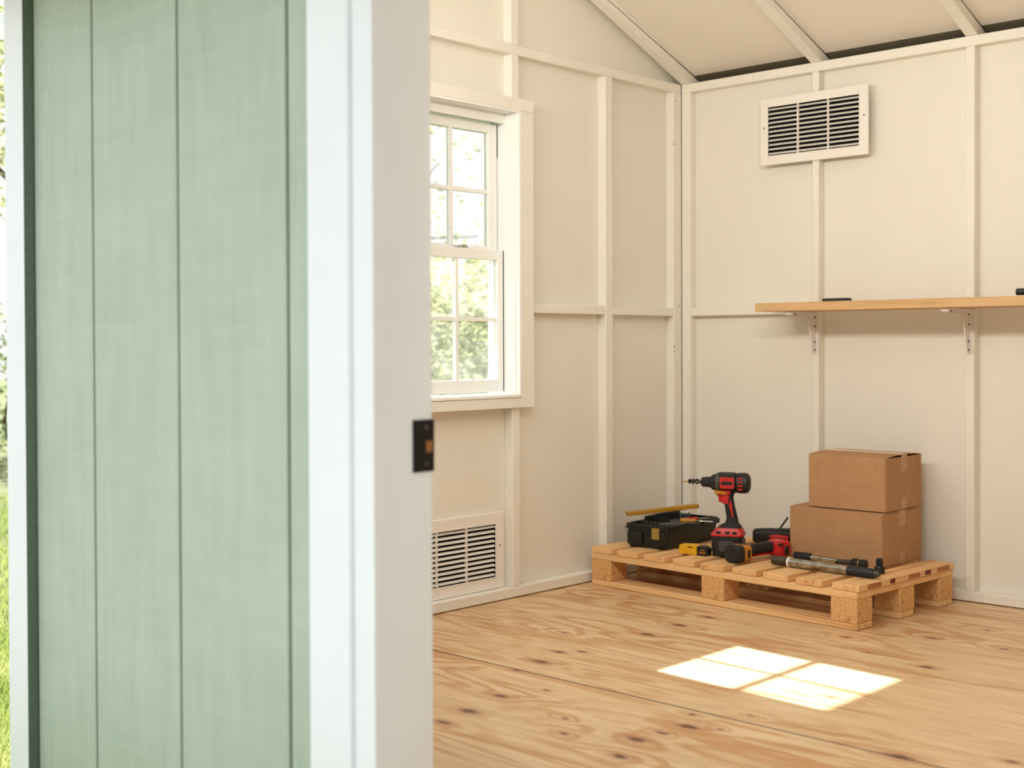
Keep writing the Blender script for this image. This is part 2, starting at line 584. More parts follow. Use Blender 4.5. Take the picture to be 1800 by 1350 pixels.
pth = MB().box(-2.6, 6.2, -9.0, -3.75, -0.32, -0.285, 0.01).obj('added_path', M_PATH, smooth=False)  # unseen path, added to bounce neutral light onto the front
struct(pth)
fl = MB().box(-0.06, XR, YF_SID + 0.02, 0.06, -0.22, -0.019).obj('floor', M_SKIRT, smooth=False)
struct(fl)
SEAM = -1.93
rows = [(SEAM + 0.0032, 0.044), (-2.998, SEAM - 0.0032)]
for y0, y1 in rows:
    cuts = [-0.044, 2.62, 5.06, XR - 0.005] if y0 > -2.5 else [-0.044, 2.85, 5.29, XR - 0.005]
    for a, b in zip(cuts, cuts[1:]):
        MB().box(a + 0.001, b - 0.001, y0, y1, -0.018, 0.0, 0.0012).obj('plywood_sheet', M_PLY, fl, smooth=False)

MB().box(DOOR_X0 + 0.001, DOOR_X1 - 0.001, -3.125, -3.0, -0.03, 0.001, 0.003).obj('threshold', M_SHELF, fl, smooth=False)

# ------------------------------------------------------------------ left wall (gable end with the window)
WO_Y0, WO_Y1, WO_Z0, WO_Z1 = -1.632, -1.098, 0.790, 1.922   # rough opening
w = MB()
x0, x1 = -0.072, WX
w.box(x0, x1, WO_Y1, WY + 0.02, -0.02, 2.15)
w.box(x0, x1, YF_SID + 0.02, WO_Y0, -0.02, 2.15)
w.box(x0, x1, WO_Y0, WO_Y1, -0.02, WO_Z0)
w.box(x0, x1, WO_Y0, WO_Y1, WO_Z1, 2.15)
w.prism([(WY + 0.02, 2.15), (WY + 0.02, 2.174 + 0.02), (RIDGE_Y, Z_RIDGE + 0.052), (YF_SID + 0.02, 2.174 + 0.02), (YF_SID + 0.02, 2.15)], 'x', x0, x1)
wall_left = struct(w.obj('wall_left', M_WALL, smooth=False))


def piece(name, parent, x0, x1, y0, y1, z0, z1, mat=M_FRAME, bev=BEV):
    return MB().box(x0, x1, y0, y1, z0, z1, bev).obj(name, mat, parent, smooth=False)


piece('stud', wall_left, WX, 0, -0.060, -0.0005, 0.043, Z_PLATE0)
for a, b in ((-0.546, -0.498), (-2.23, -2.185), (-2.80, -2.755)):
    piece('stud', wall_left, WX, 0, a, b, 0.043, Z_PLATE0)
for a, b in ((-1.127, -1.083), (-1.655, -1.611)):
    d_ = 0.0 if a > -1.4 else -0.115
    piece('stud', wall_left, WX, 0, a + d_, b + d_, 0.043, 0.7495)
    piece('stud', wall_left, WX, 0, a, b, 1.925, Z_PLATE0)
    gz = Z_PLATE1 + SL * min(-b, b - YF_IN) - 0.012
    piece('gable_stud', wall_left, WX, -0.001, a, b, Z_PLATE1, gz)
for a, b in ((-0.498, -0.060), (-1.021, -0.546), (-2.185, -1.70), (-2.755, -2.23), (YF_IN, -2.80)):
    piece('girt', wall_left, WX, -0.002, a + 0.0005, b - 0.0005, G0, G1)
piece('top_plate', wall_left, WX, 0.0, YF_IN, -0.0005, Z_PLATE0, Z_PLATE1)
bl = struct(piece('baseboard_left', None, WX, 0.001, YF_IN, -0.0005, 0.004, 0.043))
# small nail heads in the corner stud
nb = MB()
for y, z in ((-0.045, 2.095), (-0.058, 1.90), (-0.058, 0.985), (-0.058, 0.965), (-0.020, 1.17)):
    nb.cyl((-0.001, y, z), (0.0008, y, z), 0.0032, n=8)
nb.obj('nail_head', M_SCREW, wall_left)

# ------------------------------------------------------------------ right wall (eave wall)
w = MB()
w.box(-0.044, XR, WY, WY + 0.028, -0.02, 2.150)
wall_right = struct(w.obj('wall_right', M_WALL, smooth=False))
VENT_R = (0.426, 0.932, 1.764, 2.050)
piece('stud', wall_right, 0.0005, 0.049, 0, WY, 0.043, Z_PLATE0)
piece('stud', wall_right, 0.669, 0.701, 0, WY, 0.043, Z_PLATE0)
for a, b in ((1.335, 1.370), (2.015, 2.05), (2.70, 2.735), (3.38, 3.415), (4.06, 4.095), (4.74, 4.775)):
    piece('stud', wall_right, a, b, 0, WY, 0.043, Z_PLATE0)
piece('girt', wall_right, 0.0495, 0.6685, 0.002, WY, G0, G1)
piece('top_plate', wall_right, 0.0005, XR, 0.0, WY + 0.02, Z_PLATE0, Z_PLATE1)
br_ = struct(piece('baseboard_right', None, 0.0015, XR, -0.001, WY, 0.004, 0.043))

# ------------------------------------------------------------------ end wall at the far right (outside the picture)
w = MB()
w.prism([(WY + 0.02, -0.02), (WY + 0.02, 2.20), (RIDGE_Y, Z_RIDGE + 0.052), (YF_SID + 0.02, 2.20), (YF_SID + 0.02, -0.02)], 'x', XR, XR + 0.05)
struct(w.obj('wall_end', M_WALL, smooth=False))

# ------------------------------------------------------------------ front wall with the door opening
w = MB()
YS0, YS1 = YF_SID + 0.012, YF_IN + WX       # backing behind the boards, inner face
for a, b, z0, z1 in ((-0.072, DOOR_X0 - 0.026, -0.25, 2.17), (DOOR_X1 + 0.026, XR, -0.25, 2.17), (DOOR_X0 - 0.026, DOOR_X1 + 0.026, DOOR_Z + 0.026, 2.17)):
    w.box(a, b, YS0, YS1, z0, z1)
wall_front = struct(w.obj('wall_front', M_FELT, smooth=False))
grooves = [-0.068, 0.002, 0.3235, 0.731, 1.168, 1.42]
gw = [0.0, 0.003, 0.010, 0.010, 0.011, 0.0]
for i in range(1, len(grooves) - 1):
    a = grooves[i] + gw[i] / 2
    b = grooves[i + 1] - gw[i + 1] / 2
    MB().box(a, b, YF_SID, YS0, -0.25, 2.16, 0.004, 2).obj('siding_board', M_SAGE, wall_front)
for i in range(5):
    a = DOOR_X1 + 0.16 + i * 0.21
    MB().box(a + 0.005, min(a + 0.205, XR), YF_SID, YS0, -0.25, 2.16, 0.004, 2).obj('siding_board', M_SAGE, wall_front)
MB().box(DOOR_X0 - 0.02, DOOR_X1 + 0.15, YF_SID, YS0, DOOR_Z + 0.17, 2.16, 0.004, 2).obj('siding_board', M_SAGE, wall_front)
for a, b in ((0.001, 0.045), (0.50, 0.54), (1.0, 1.04), (DOOR_X0 - 0.066, DOOR_X0 - 0.027), (DOOR_X1 + 0.027, DOOR_X1 + 0.066), (3.7, 3.74)):
    piece('stud', wall_front, a, b, YS1, YF_IN, 0.043, Z_PLATE0)
piece('top_plate', wall_front, 0.001, XR, YS1 - 0.02, YF_IN, Z_PLATE0, Z_PLATE1)

# corner board (white), its return round the corner, door casing, jamb
struct(MB().box(-0.115, -0.002, YF_TRIM, YF_SID + 0.012, -0.27, 2.20, 0.003, 2).obj('trim_1', M_TRIM))
struct(MB().box(-0.115, -0.0725, YF_SID + 0.0125, YF_SID + 0.10, -0.27, 2.20, 0.003, 2).obj('trim_2', M_TRIM))
MB().box(-0.0018, 0.0002, YF_TRIM + 0.0005, YF_SID + 0.012, -0.27, 2.20).obj('painted_edge', M_EDGE, bpy.data.objects['trim_1'], smooth=False)['label'] = 'dark green edge of the corner board'
door = struct(MB().box(DOOR_X0 - 0.058, DOOR_X0, YF_TRIM + 0.002, YF_IN, 0.0, DOOR_Z + 0.026, 0.004, 2).obj('door_1', M_TRIM))
MB().box(1.276, 1.412, YF_TRIM, YF_SID + 0.012, -0.25, DOOR_Z + 0.14, 0.005, 3).obj('side_casing', M_TRIM, door)
MB().box(1.413, DOOR_X0 - 0.059, YF_TRIM + 0.010, YF_SID + 0.012, -0.25, DOOR_Z + 0.026, 0.003, 2).obj('reveal_strip', M_TRIM, door)
MB().box(DOOR_X0 + 0.001, DOOR_X1 + 0.05, YF_TRIM + 0.002, YF_IN, DOOR_Z, DOOR_Z + 0.025, 0.003).obj('head_jamb', M_TRIM, door)
MB().box(1.413, DOOR_X1 + 0.15, YF_TRIM, YF_SID + 0.012, DOOR_Z + 0.03, DOOR_Z + 0.15, 0.004).obj('head_casing', M_TRIM, door)
MB().box(DOOR_X1, DOOR_X1 + 0.05, YF_TRIM + 0.002, YF_IN, 0.0, DOOR_Z, 0.003).obj('side_jamb', M_TRIM, door)
MB().box(DOOR_X1 + 0.051, DOOR_X1 + 0.15, YF_TRIM, YF_SID + 0.012, -0.25, DOOR_Z + 0.028, 0.004).obj('side_casing', M_TRIM, door)
# strike plate on the jamb
sp = MB()
y0, y1, z0, z1 = -3.012, -2.953, 0.733, 0.842
hy0, hy1, hz0, hz1 = -2.976, -2.956, 0.772, 0.798
xa, xb = DOOR_X0 + 0.0002, DOOR_X0 + 0.0032
sp.box(xa, xb, y0, y1, z0, hz0).box(xa, xb, y0, y1, hz1, z1).box(xa, xb, y0, hy0, hz0, hz1).box(xa, xb, hy1, y1, hz0, hz1)
plate = sp.obj('strike_plate', M_STRIKE, door)
plate['label'] = 'black metal strike plate with latch hole'
MB().box(xa, xa + 0.0012, hy0, hy1, hz0, hz1).obj('latch_hole', M_RAWWOOD, plate)
sc = MB()
for zz in (0.750, 0.826):
    sc.lathe([(0, 0.006), (0.001, 0.0055), (0.002, 0.002)], 12, Matrix.Translation((xb, -2.975, zz)))
sc.obj('screw', M_STEEL, plate)

# ------------------------------------------------------------------ ceiling: sheathing, rafters, ridge
RT = 0.054
EAVE_B, EAVE_F = 0.40, YF_SID - 0.24
def roof_z(y):
    return Z_RIDGE - SL * abs(y - RIDGE_Y)
cb = MB()
SKY_Y0, SKY_Y1 = -1.66, -2.74
SKY_X = [(0.715, 1.330), (1.386, 2.005)]
def slope(ya, yb, xa, xb):
    cb.prism([(ya, roof_z(ya) + RT), (yb, roof_z(yb) + RT), (yb, roof_z(yb) + RT + 0.03), (ya, roof_z(ya) + RT + 0.03)], 'x', xa, xb)
slope(RIDGE_Y, 0.036, -0.20, XR + 0.25)
slope(RIDGE_Y, SKY_Y0, -0.20, XR + 0.25)
slope(SKY_Y1, EAVE_F, -0.20, XR + 0.25)
xs_ = [-0.20] + [v_ for p_ in SKY_X for v_ in p_] + [XR + 0.25]
for i in range(0, len(xs_), 2):
    slope(SKY_Y0, SKY_Y1, xs_[i], xs_[i + 1])
ceiling = struct(cb.obj('ceiling', M_CEIL, smooth=False))
for k, (xa, xb) in enumerate(SKY_X):
    m = MB()
    for (a, b, c, d_) in ((xa - 0.02, xa + 0.02, SKY_Y0 + 0.02, SKY_Y1 - 0.02), (xb - 0.02, xb + 0.02, SKY_Y0 + 0.02, SKY_Y1 - 0.02)):
        m.prism([(c, roof_z(c) + RT + 0.031), (d_, roof_z(d_) + RT + 0.031), (d_, roof_z(d_) + RT + 0.09), (c, roof_z(c) + RT + 0.09)], 'x', a, b)
    for c in (SKY_Y0 + 0.0, SKY_Y1 - 0.0):
        m.prism([(c - 0.02, roof_z(c - 0.02) + RT + 0.031), (c + 0.02, roof_z(c + 0.02) + RT + 0.031), (c + 0.02, roof_z(c + 0.02) + RT + 0.09), (c - 0.02, roof_z(c - 0.02) + RT + 0.09)], 'x', xa + 0.0205, xb - 0.0205)
    added_skylight = struct(m.obj('window_%d' % (k + 2), M_TRIM, smooth=False))  # added unseen skylight, lets in sun to brighten the room
    me = bpy.data.meshes.new('pane')
    me.from_pydata([(x_, y_, roof_z(y_) + RT + 0.092) for x_, y_ in ((xa - 0.02, SKY_Y0 + 0.02), (xb + 0.02, SKY_Y0 + 0.02), (xb + 0.02, SKY_Y1 - 0.02), (xa - 0.02, SKY_Y1 - 0.02))], [], [(0, 1, 2, 3)])
    me.materials.append(M_GLASS)
    p = bpy.data.objects.new('pane', me)
    COL.objects.link(p)
    p.parent = added_skylight
MB().prism([(0.0365, roof_z(0.0365) + RT), (EAVE_B, roof_z(EAVE_B) + RT), (EAVE_B, roof_z(EAVE_B) + RT + 0.03), (0.0365, roof_z(0.0365) + RT + 0.03)], 'x', -0.20, XR + 0.25).obj('eave_shade_sheathing', M_EAVE_SHADE, ceiling, smooth=False)  # sheathing past the wall, coloured dark as the shaded gap above the plate
cx = [0.0, 0.664, 1.335, 2.01, 2.69, 3.37, 4.05, 4.73]
for i, x in enumerate(cx):
    a, b = (x + 0.0, x + 0.047) if i else (0.0015, 0.047)
    for ye, s in ((WY + 0.15, 1), (YF_SID - 0.12, -1)):
        m = MB()
        yin = RIDGE_Y + s * 0.016
        seat = 0.0 if s > 0 else YF_IN
        # rafter with a seat cut on the plate
        zo = roof_z(ye)
        m.prism([(yin, roof_z(yin)), (seat, Z_PLATE1 + 0.0005), (seat + s * 0.062, Z_PLATE1 + 0.0005), (ye, max(zo, Z_PLATE1 - 0.02) ), (ye, zo + RT - 0.001), (yin, roof_z(yin) + RT - 0.001)], 'x', a, b)
        m.obj('rafter', M_FRAME, ceiling, smooth=False)
piece('ridge_board', ceiling, 0.0, XR, RIDGE_Y - 0.0155, RIDGE_Y + 0.0155, Z_RIDGE - 0.03, Z_RIDGE + RT - 0.008)
# closed eaves
for s, yw, ye in ((1, WY + 0.03, EAVE_B), (-1, YF_SID, EAVE_F)):
    za = roof_z(ye)
    MB().box(-0.20, XR + 0.25, ye - s * 0.02, ye, za - 0.02, za + RT + 0.02).obj('fascia_board', M_SKIRT, ceiling, smooth=False)
    MB().box(-0.20, XR + 0.25, yw, ye - s * 0.02, 2.095, 2.110).obj('soffit_board', M_SKIRT, ceiling, smooth=False)

# added unseen canopy over the window, blocks sun from the upper sash
cp = MB()
cp.prism([(-0.075, 2.36), (-1.12, 2.118), (-1.12, 2.148), (-0.075, 2.392)], 'y', -2.7, -0.05)
canopy = struct(cp.obj('added_canopy', M_TRIM, smooth=False))
for yy in (-2.6, -0.12):
    MB().cyl((-0.076, yy, 1.85), (-0.95, yy, 2.13), 0.018, n=10).obj('brace', M_TRIM, canopy)

# ------------------------------------------------------------------ window
WY0, WY1, WZ0, WZ1 = -1.620, -1.110, 0.804, 1.908     # clear opening inside the liner
jb = MB()
jb.box(-0.135, 0.0, WY1, WY1 + 0.011, WZ0 - 0.011, WZ1 + 0.011)
jb.box(-0.135, 0.0, WY0 - 0.011, WY0, WZ0 - 0.011, WZ1 + 0.011)
jb.box(-0.135, 0.0, WY0, WY1, WZ1, WZ1 + 0.011)
jb.box(-0.150, 0.004, WY0, WY1, WZ0 - 0.013, WZ0)
# parting stops
jb.box(-0.135, -0.118, WY1 - 0.014, WY1, WZ0, WZ1).box(-0.135, -0.118, WY0, WY0 + 0.014, WZ0, WZ1).box(-0.135, -0.118, WY0 + 0.014, WY1 - 0.014, WZ1 - 0.03, WZ1)
jb.box(-0.058, -0.050, WY0, WY1, WZ1 - 0.038, WZ1)
win = struct(jb.obj('window_1', M_VINYL, smooth=False))
CI = 0.019
piece('side_casing', win, 0.0008, CI, WY1 + 0.018, WY1 + 0.091, 0.754, 1.9135, M_FRAME, 0.002)
piece('side_casing', win, 0.0008, CI, WY0 - 0.091, WY0 - 0.018, 0.754, 1.9135, M_FRAME, 0.002)
piece('head_casing', win, 0.0008, CI + 0.001, WY0 - 0.093, WY1 + 0.093, 1.914, 1.963, M_FRAME, 0.002)
piece('apron', win, 0.0008, CI + 0.001, WY0 - 0.093, WY1 + 0.093, 0.750, 0.7905, M_FRAME, 0.002)
rb = MB()   # thin white lip round the opening
rb.box(0.0, 0.021, WY1 + 0.006, WY1 + 0.0175, 0.792, 1.9135).box(0.0, 0.021, WY0 - 0.0175, WY0 - 0.006, 0.792, 1.9135).box(0.0, 0.021, WY0 - 0.006, WY1 + 0.006, 1.902 + 0.004, 1.9135).box(0.004, 0.023, WY0 - 0.006, WY1 + 0.006, 0.792, 0.803)
rb.obj('opening_lip', M_VINYL, win, smooth=False)
# exterior casing
eb = MB()
eb.box(-0.10, -0.0725, WY1 + 0.012, WY1 + 0.09, 0.74, 1.99).box(-0.10, -0.0725, WY0 - 0.09, WY0 - 0.012, 0.74, 1.99).box(-0.10, -0.0725, WY0 - 0.012, WY1 + 0.012, WZ1 + 0.012, 1.99).box(-0.10, -0.0725, WY0 - 0.012, WY1 + 0.012, 0.74, WZ0 - 0.014)
eb.obj('exterior_casing', M_TRIM, win, smooth=False)


def sash(xf, th, ya, yb, za, zb, stile, rtop, rbot, zm):
    m = MB()
    xo = xf - th
    m.box(xo, xf, yb - stile, yb, za, zb, 0.002)
    m.box(xo, xf, ya, ya + stile, za, zb, 0.002)
    m.box(xo, xf, ya + stile, yb - stile, zb - rtop, zb, 0.002)
    m.box(xo, xf, ya + stile, yb - stile, za, za + rbot, 0.002)
    s = m.obj('sash', M_VINYL, win, smooth=False)
    gy0, gy1, gz0, gz1 = ya + stile, yb - stile, za + rbot, zb - rtop
    xm = xf - th * 0.5
    ym = (gy0 + gy1) / 2
    mw = 0.0075
    MB().box(xm - 0.009, xm + 0.009, ym - mw, ym + mw, gz0, gz1).obj('muntin', M_VINYL, s, smooth=False)
    MB().box(xm - 0.008, xm + 0.008, gy0, ym - mw, zm - mw, zm + mw).obj('muntin', M_VINYL, s, smooth=False)
    MB().box(xm - 0.008, xm + 0.008, ym + mw, gy1, zm - mw, zm + mw).obj('muntin', M_VINYL, s, smooth=False)
    for a, b in ((gy0, ym - mw), (ym + mw, gy1)):
        for c, d in ((gz0, zm - mw), (zm + mw, gz1)):
            me = bpy.data.meshes.new('pane')
            me.from_pydata([(xm, a, c), (xm, b, c), (xm, b, d), (xm, a, d)], [], [(0, 1, 2, 3)])
            me.materials.append(M_GLASS)
            p = bpy.data.objects.new('pane', me)
            COL.objects.link(p)
            p.parent = s
    return s


low = sash(-0.060, 0.026, WY0 + 0.004, WY1 - 0.004, 0.812, 1.371, 0.031, 0.040, 0.050, 1.097)
upp = sash(-0.090, 0.026, WY0 + 0.006, WY1 - 0.006, 1.345, 1.868, 0.048, 0.036, 0.040, 1.600)
MB().box(-0.0845, -0.0605, WY1 - 0.0035, WY1 - 0.0003, 0.815, 1.37).box(-0.0845, -0.0605, WY0 + 0.0003, WY0 + 0.0035, 0.815, 1.37).obj('weatherstrip', M_SEAL, win, smooth=False)
MB().box(-0.114, -0.092, WY1 - 0.0055, WY1 - 0.0003, 1.74, 1.868).obj('balance_slot', M_SEAL, win, smooth=False)
# sash lock on the meeting rail
lk = MB()
yl = -1.335
lk.box(-0.083, -0.063, yl - 0.03, yl + 0.03, 1.3712, 1.375, 0.001)
lk.lathe([(0, 0.011), (0.006, 0.010), (0.009, 0.004)], 14, Matrix.Translation((-0.073, yl, 1.375)) @ Matrix.Rotation(-math.pi / 2, 4, 'Y'))
lk.box(-0.077, -0.070, yl, yl + 0.034, 1.378, 1.384, 0.002)
lk.obj('sash_lock', plain('brushed_lock_metal', (0.35, 0.35, 0.33, 1), 0.4, 0.7), low)

# ------------------------------------------------------------------ louvred vents
def vent(name, label, wdt, hgt, border, nl, M, cols=3):
    """local frame: x across, z up, -y towards the room, back face at y = 0"""
    root = empty(name)
    root.matrix_world = M
    T = 0.013
    fr = MB()
    b = border
    w2 = wdt / 2
    prof = [(-w2, 0), (-w2 + b, b), (w2 - b, b)]
    fr.box(-w2, -w2 + b, -T, 0, 0, hgt, 0.002).box(w2 - b, w2, -T, 0, 0, hgt, 0.002).box(-w2 + b, w2 - b, -T, 0, 0, b, 0.002).box(-w2 + b, w2 - b, -T, 0, hgt - b, hgt, 0.002)
    # raised inner lip
    L = 0.004
    fr.box(-w2 + b - L, -w2 + b, -T - 0.002, 0, b - L, hgt - b + L).box(w2 - b, w2 - b + L, -T - 0.002, 0, b - L, hgt - b + L).box(-w2 + b, w2 - b, -T - 0.002, 0, b - L, b).box(-w2 + b, w2 - b, -T - 0.002, 0, hgt - b, hgt - b + L)
    frame = fr.obj('frame', M_VENT, root)
    MB().box(-w2 + b, w2 - b, -0.0018, -0.0003, b, hgt - b).obj('gap_shade_plate', M_DARK, root, smooth=False)  # near-black plate stands in for the unlit depth behind the louvres
    iw, ih = wdt - 2 * b, hgt - 2 * b
    ps = ih / nl
    lm = MB()
    ang = math.radians(40)
    lm.box(-iw / 2, iw / 2, -0.0058, 0.0058, -0.0011, 0.0011)
    first = None
    for i in range(nl):
        z = b + (i + 0.5) * ps
        if first is None:
            first = lm.obj('louvre', M_VENT, root, smooth=False)
            first.location = (0, -0.0068, z)
            first.rotation_euler = (ang, 0, 0)
        else:
            copy_piece(first, 'louvre', root, (0, -0.0068, z))
    for k in range(1, cols):
        x = -iw / 2 + iw * k / cols
        MB().box(x - 0.0028, x + 0.0028, -T + 0.0002, -0.0019, b, hgt - b).obj('divider', M_VENT, root, smooth=False)
    for sx in (-1, 1):
        MB().lathe([(0, 0.0035), (0.0012, 0.003)], 10, Matrix.Translation((sx * (w2 - b * 0.45), -T, hgt * 0.56)) @ Matrix.Rotation(-math.pi / 2, 4, 'Z')).obj('screw', M_SCREW, root)
    tag(root, label, 'vent', 'louvred wall vents')
    return root


vent('wall_vent', 'white louvred wall vent high on the right wall above the shelf', VENT_R[1] - VENT_R[0], VENT_R[3] - VENT_R[2], 0.039, 11,
     Matrix.Translation(((VENT_R[0] + VENT_R[1]) / 2, -0.0004, VENT_R[2])))
# the left wall faces +x : local -y -> +x
vent('wall_vent', 'white louvred wall vent low on the left wall under the window', 0.563, 0.299, 0.046, 11,
     Matrix.Translation((WX + 0.0003, -1.147 - 0.2815, 0.0445)) @ Matrix.Rotation(math.pi / 2, 4, 'Z'))

# ------------------------------------------------------------------ shelf and brackets
SZ0, SZ1 = 1.130, 1.165
shelf = MB().box(0.549, 2.60, -0.25, -0.0005, SZ0, SZ1, 0.0025, 2).obj('wall_shelf', M_SHELF)
tag(shelf, 'long pale pine shelf board on two grey brackets on the right wall', 'shelf')


def bracket(x, label):
    root = empty('shelf_bracket', (x, -0.0005, SZ0 - 0.0005))
    MB().box(-0.014, 0.014, -0.003, 0, -0.172, 0, 0.001).obj('wall_flange', M_BRACKET, root)
    MB().box(-0.014, 0.014, -0.195, -0.003, -0.003, 0, 0.001).obj('shelf_flange', M_BRACKET, root)
    MB().prism([(-0.003, -0.003), (-0.192, -0.003), (-0.192, -0.016), (-0.060, -0.024), (-0.026, -0.170), (-0.003, -0.170)], 'x', -0.002, 0.002).obj('web', M_BRACKET, root, smooth=False)
    MB().box(-0.0155, 0.0155, -0.222, -0.1955, -0.014, -0.0005, 0.004, 2).obj('end_cap', M_CAP, root)['label'] = 'white plastic end cap'
    for y, z in ((-0.012, -0.022), (-0.012, -0.060), (-0.013, -0.125), (-0.012, -0.158), (-0.170, -0.011)):
        MB().lathe([(0, 0.0042), (0.0015, 0.0042), (0.002, 0.002)], 10, Matrix.Translation((0.0021, y, z))).obj('screw', M_SCREW, root)
    tag(root, label, 'bracket', 'shelf brackets')


bracket(0.687, 'grey steel shelf bracket with white end cap under the left end of the pine shelf')
bracket(1.352, 'grey steel shelf bracket with white end cap at the right edge of the photo')

# black things lying on the shelf
o = MB()
o.loft([[(a, b, 0.0) for a, b in rrect(0, 0, 0.115, 0.045, 0.012)], [(a, b, 0.009) for a, b in rrect(0, 0, 0.115, 0.045, 0.012)], [(a, b, 0.0115) for a, b in rrect(0, 0, 0.108, 0.038, 0.010)]])
o = o.obj('flat_case', M_BLACK, loc=(0.905, -0.215, SZ1 + 0.0003))
tag(o, 'thin flat black case lying on the shelf above the left bracket', 'case')
root = empty('torch', (1.66, -0.19, SZ1 + 0.0163), rz=0.05)
MB().lathe([(-0.05, 0.010), (-0.048, 0.0125), (-0.006, 0.0125), (0.006, 0.016), (0.05, 0.016)], 18).obj('barrel', M_BLACK, root)
MB().lathe([(0.0501, 0.0155), (0.060, 0.0155), (0.062, 0.013)], 18).obj('end_ring', M_GREYP, root)
tag(root, 'black cylinder on the shelf, cut off by the right edge of the photo', 'torch')

# ------------------------------------------------------------------ pallet
PROT = math.radians(-3.0)
PL, PD = 1.25, 0.68
PFR = Vector((1.283, -0.752, 0))
PFL = PFR - PL * Vector((math.cos(PROT), math.sin(PROT), 0))
pal = empty('pallet', (PFL.x, PFL.y, 0.0), rz=PROT)
tag(pal, 'pale wooden shipping pallet lying on the plywood floor in the corner', 'pallet')
rowy = [0.0, (PD - 0.105) / 2, PD - 0.105]
colx = [0.0, (PL - 0.105) / 2, PL - 0.105]
bb = None
for y in rowy:
    if bb is None:
        bb = MB().box(0, PL, 0, 0.100, 0, 0.022, 0.003).obj('bottom_board', M_PINE_X, pal)
        bb.location = (0, y, 0.0005)
    else:
        copy_piece(bb, 'bottom_board', pal, (0, y, 0.0005))
blk = None
for y in rowy:
    for x in colx:
        if blk is None:
            blk = MB().box(0, 0.105, 0, 0.105, 0, 0.086, 0.003).obj('block', M_CHIP, pal)
            blk.location = (x, y, 0.0228)
        else:
            copy_piece(blk, 'block', pal, (x + random.uniform(-.002, .002), y, 0.0228))
sb = None
for y in rowy:
    if sb is None:
        sb = MB().box(0, PL, 0, 0.105, 0, 0.024, 0.002).obj('stringer_board', M_PINE_X, pal)
        sb.location = (0, y, 0.1090)
    else:
        copy_piece(sb, 'stringer_board', pal, (0, y, 0.1090))
for x in (0.0, PL - 0.022):
    for a, b in ((0.1055, rowy[1] - 0.0005), (rowy[1] + 0.1055, rowy[2] - 0.0005)):
        MB().box(x, x + 0.022, a, b, 0.1100, 0.1330, 0.002).obj('side_board', M_PINE_Y, pal)
SW = 0.109
sl_ = None
for i in range(9):
    x = (PL - SW) * i / 8 + (0.006 if i == 8 else 0)
    if sl_ is None:
        sl_ = MB().box(0, SW, 0, PD, 0, 0.0245, 0.004, 2).obj('slat', M_PINE_Y, pal)
        sl_.location = (x, 0.0, 0.1335)
    else:
        copy_piece(sl_, 'slat', pal, (x + (random.uniform(-.003, .003) if i < 8 else 0), random.uniform(-.004, .004), 0.1335))
for a, b, mt in ((0.06, 0.15, 'r'), (0.21, 0.245, 'd'), (0.34, 0.42, 'r'), (0.46, 0.50, 'd'), (0.55, 0.64, 'r')):
    MB().box(PL + 0.0062, PL + 0.0068, a, b, 0.1385, 0.1555).obj('paint_mark', M_MARK_R if mt == 'r' else M_MARK_D, pal, smooth=False)
PZ = 0.1583

# ------------------------------------------------------------------ cardboard boxes
def carton(label, x0, x1, y0, y1, z, h, rz, open_gap):
    root = empty('cardboard_box', ((x0 + x1) / 2, (y0 + y1) / 2, z), rz=rz)
    w, d, t = (x1 - x0) / 2, (y1 - y0) / 2, 0.004
    gp = 0.0016
    MB().box(-w + t, w - t, -d + t, d - t, 0, t).obj('bottom_panel', M_CARD, root, smooth=False)
    MB().box(-w + gp, w - gp - 0.001, -d, -d + t, 0.001, h - 0.004, 0.0012).obj('side_panel', M_CARD, root, smooth=False)
    MB().box(-w + gp, w - gp, d - t, d, 0.001, h - 0.004, 0.0012).obj('side_panel', M_CARD, root, smooth=False)
    MB().box(w - t, w, -d + gp + 0.001, d - gp, 0.001, h - 0.005, 0.0012).obj('end_panel', M_CARD, root, smooth=False)
    MB().box(-w, -w + t, -d + gp, d - gp, 0.001, h - 0.005, 0.0012).obj('end_panel', M_CARD, root, smooth=False)
    # near-black block stands in for the unlit inside seen through the gaps
    MB().box(-w + t + 0.001, w - t - 0.001, -d + t + 0.001, d - t - 0.001, t, h - 0.010).obj('inside_shade', M_DARK, root, smooth=False)
    # end flaps under the long flaps
    # long top flaps bowing up a little towards the middle seam
    lift = open_gap
    def flap(s):
        pts = []
        n = 6
        for i in range(n + 1):
            u = i / n
            y = s * (d - 0.0005 - u * (d - 0.0025))
            zz = h - 0.004 + 0.003 * math.sin(min(1, u * 4) * math.pi / 2) + lift * math.sin(u * math.pi * 0.55) 
            pts.append((y, zz))
        m = MB()
        top = [(y, zz) for y, zz in pts]
        bot = [(y, zz - 0.003) for y, zz in reversed(pts)]
        m.prism(top + bot, 'x', -w + 0.0005, w - 0.0005)
        m.obj('top_flap', M_CARD, root, smooth=False)
        return pts[-1][1]
    zc = flap(-1)
    flap(1)
    tp = MB()
    tp.box(-w - 0.0006, w + 0.0006, -0.024, 0.024, zc + 0.0004, zc + 0.0012)
    tp.obj('tape', M_TAPE_W, root, smooth=False)
    tp = MB()
    tp.box(w + 0.0001, w + 0.0008, -0.024, 0.024, h - 0.060, zc + 0.0012)
    tp.obj('tape', M_TAPE, root, smooth=False)
    MB().box(-w - 0.0008, -w - 0.0001, -0.024, 0.024, h - 0.060, zc + 0.0012).obj('tape', M_TAPE, root, smooth=False)
    tp = MB()
    tp.box(w + 0.0001, w + 0.0008, -0.020, 0.020, 0.002, 0.045)
    tp.obj('tape', M_TAPE, root, smooth=False)
    tag(root, label, 'box', 'stacked cardboard boxes')
    return root


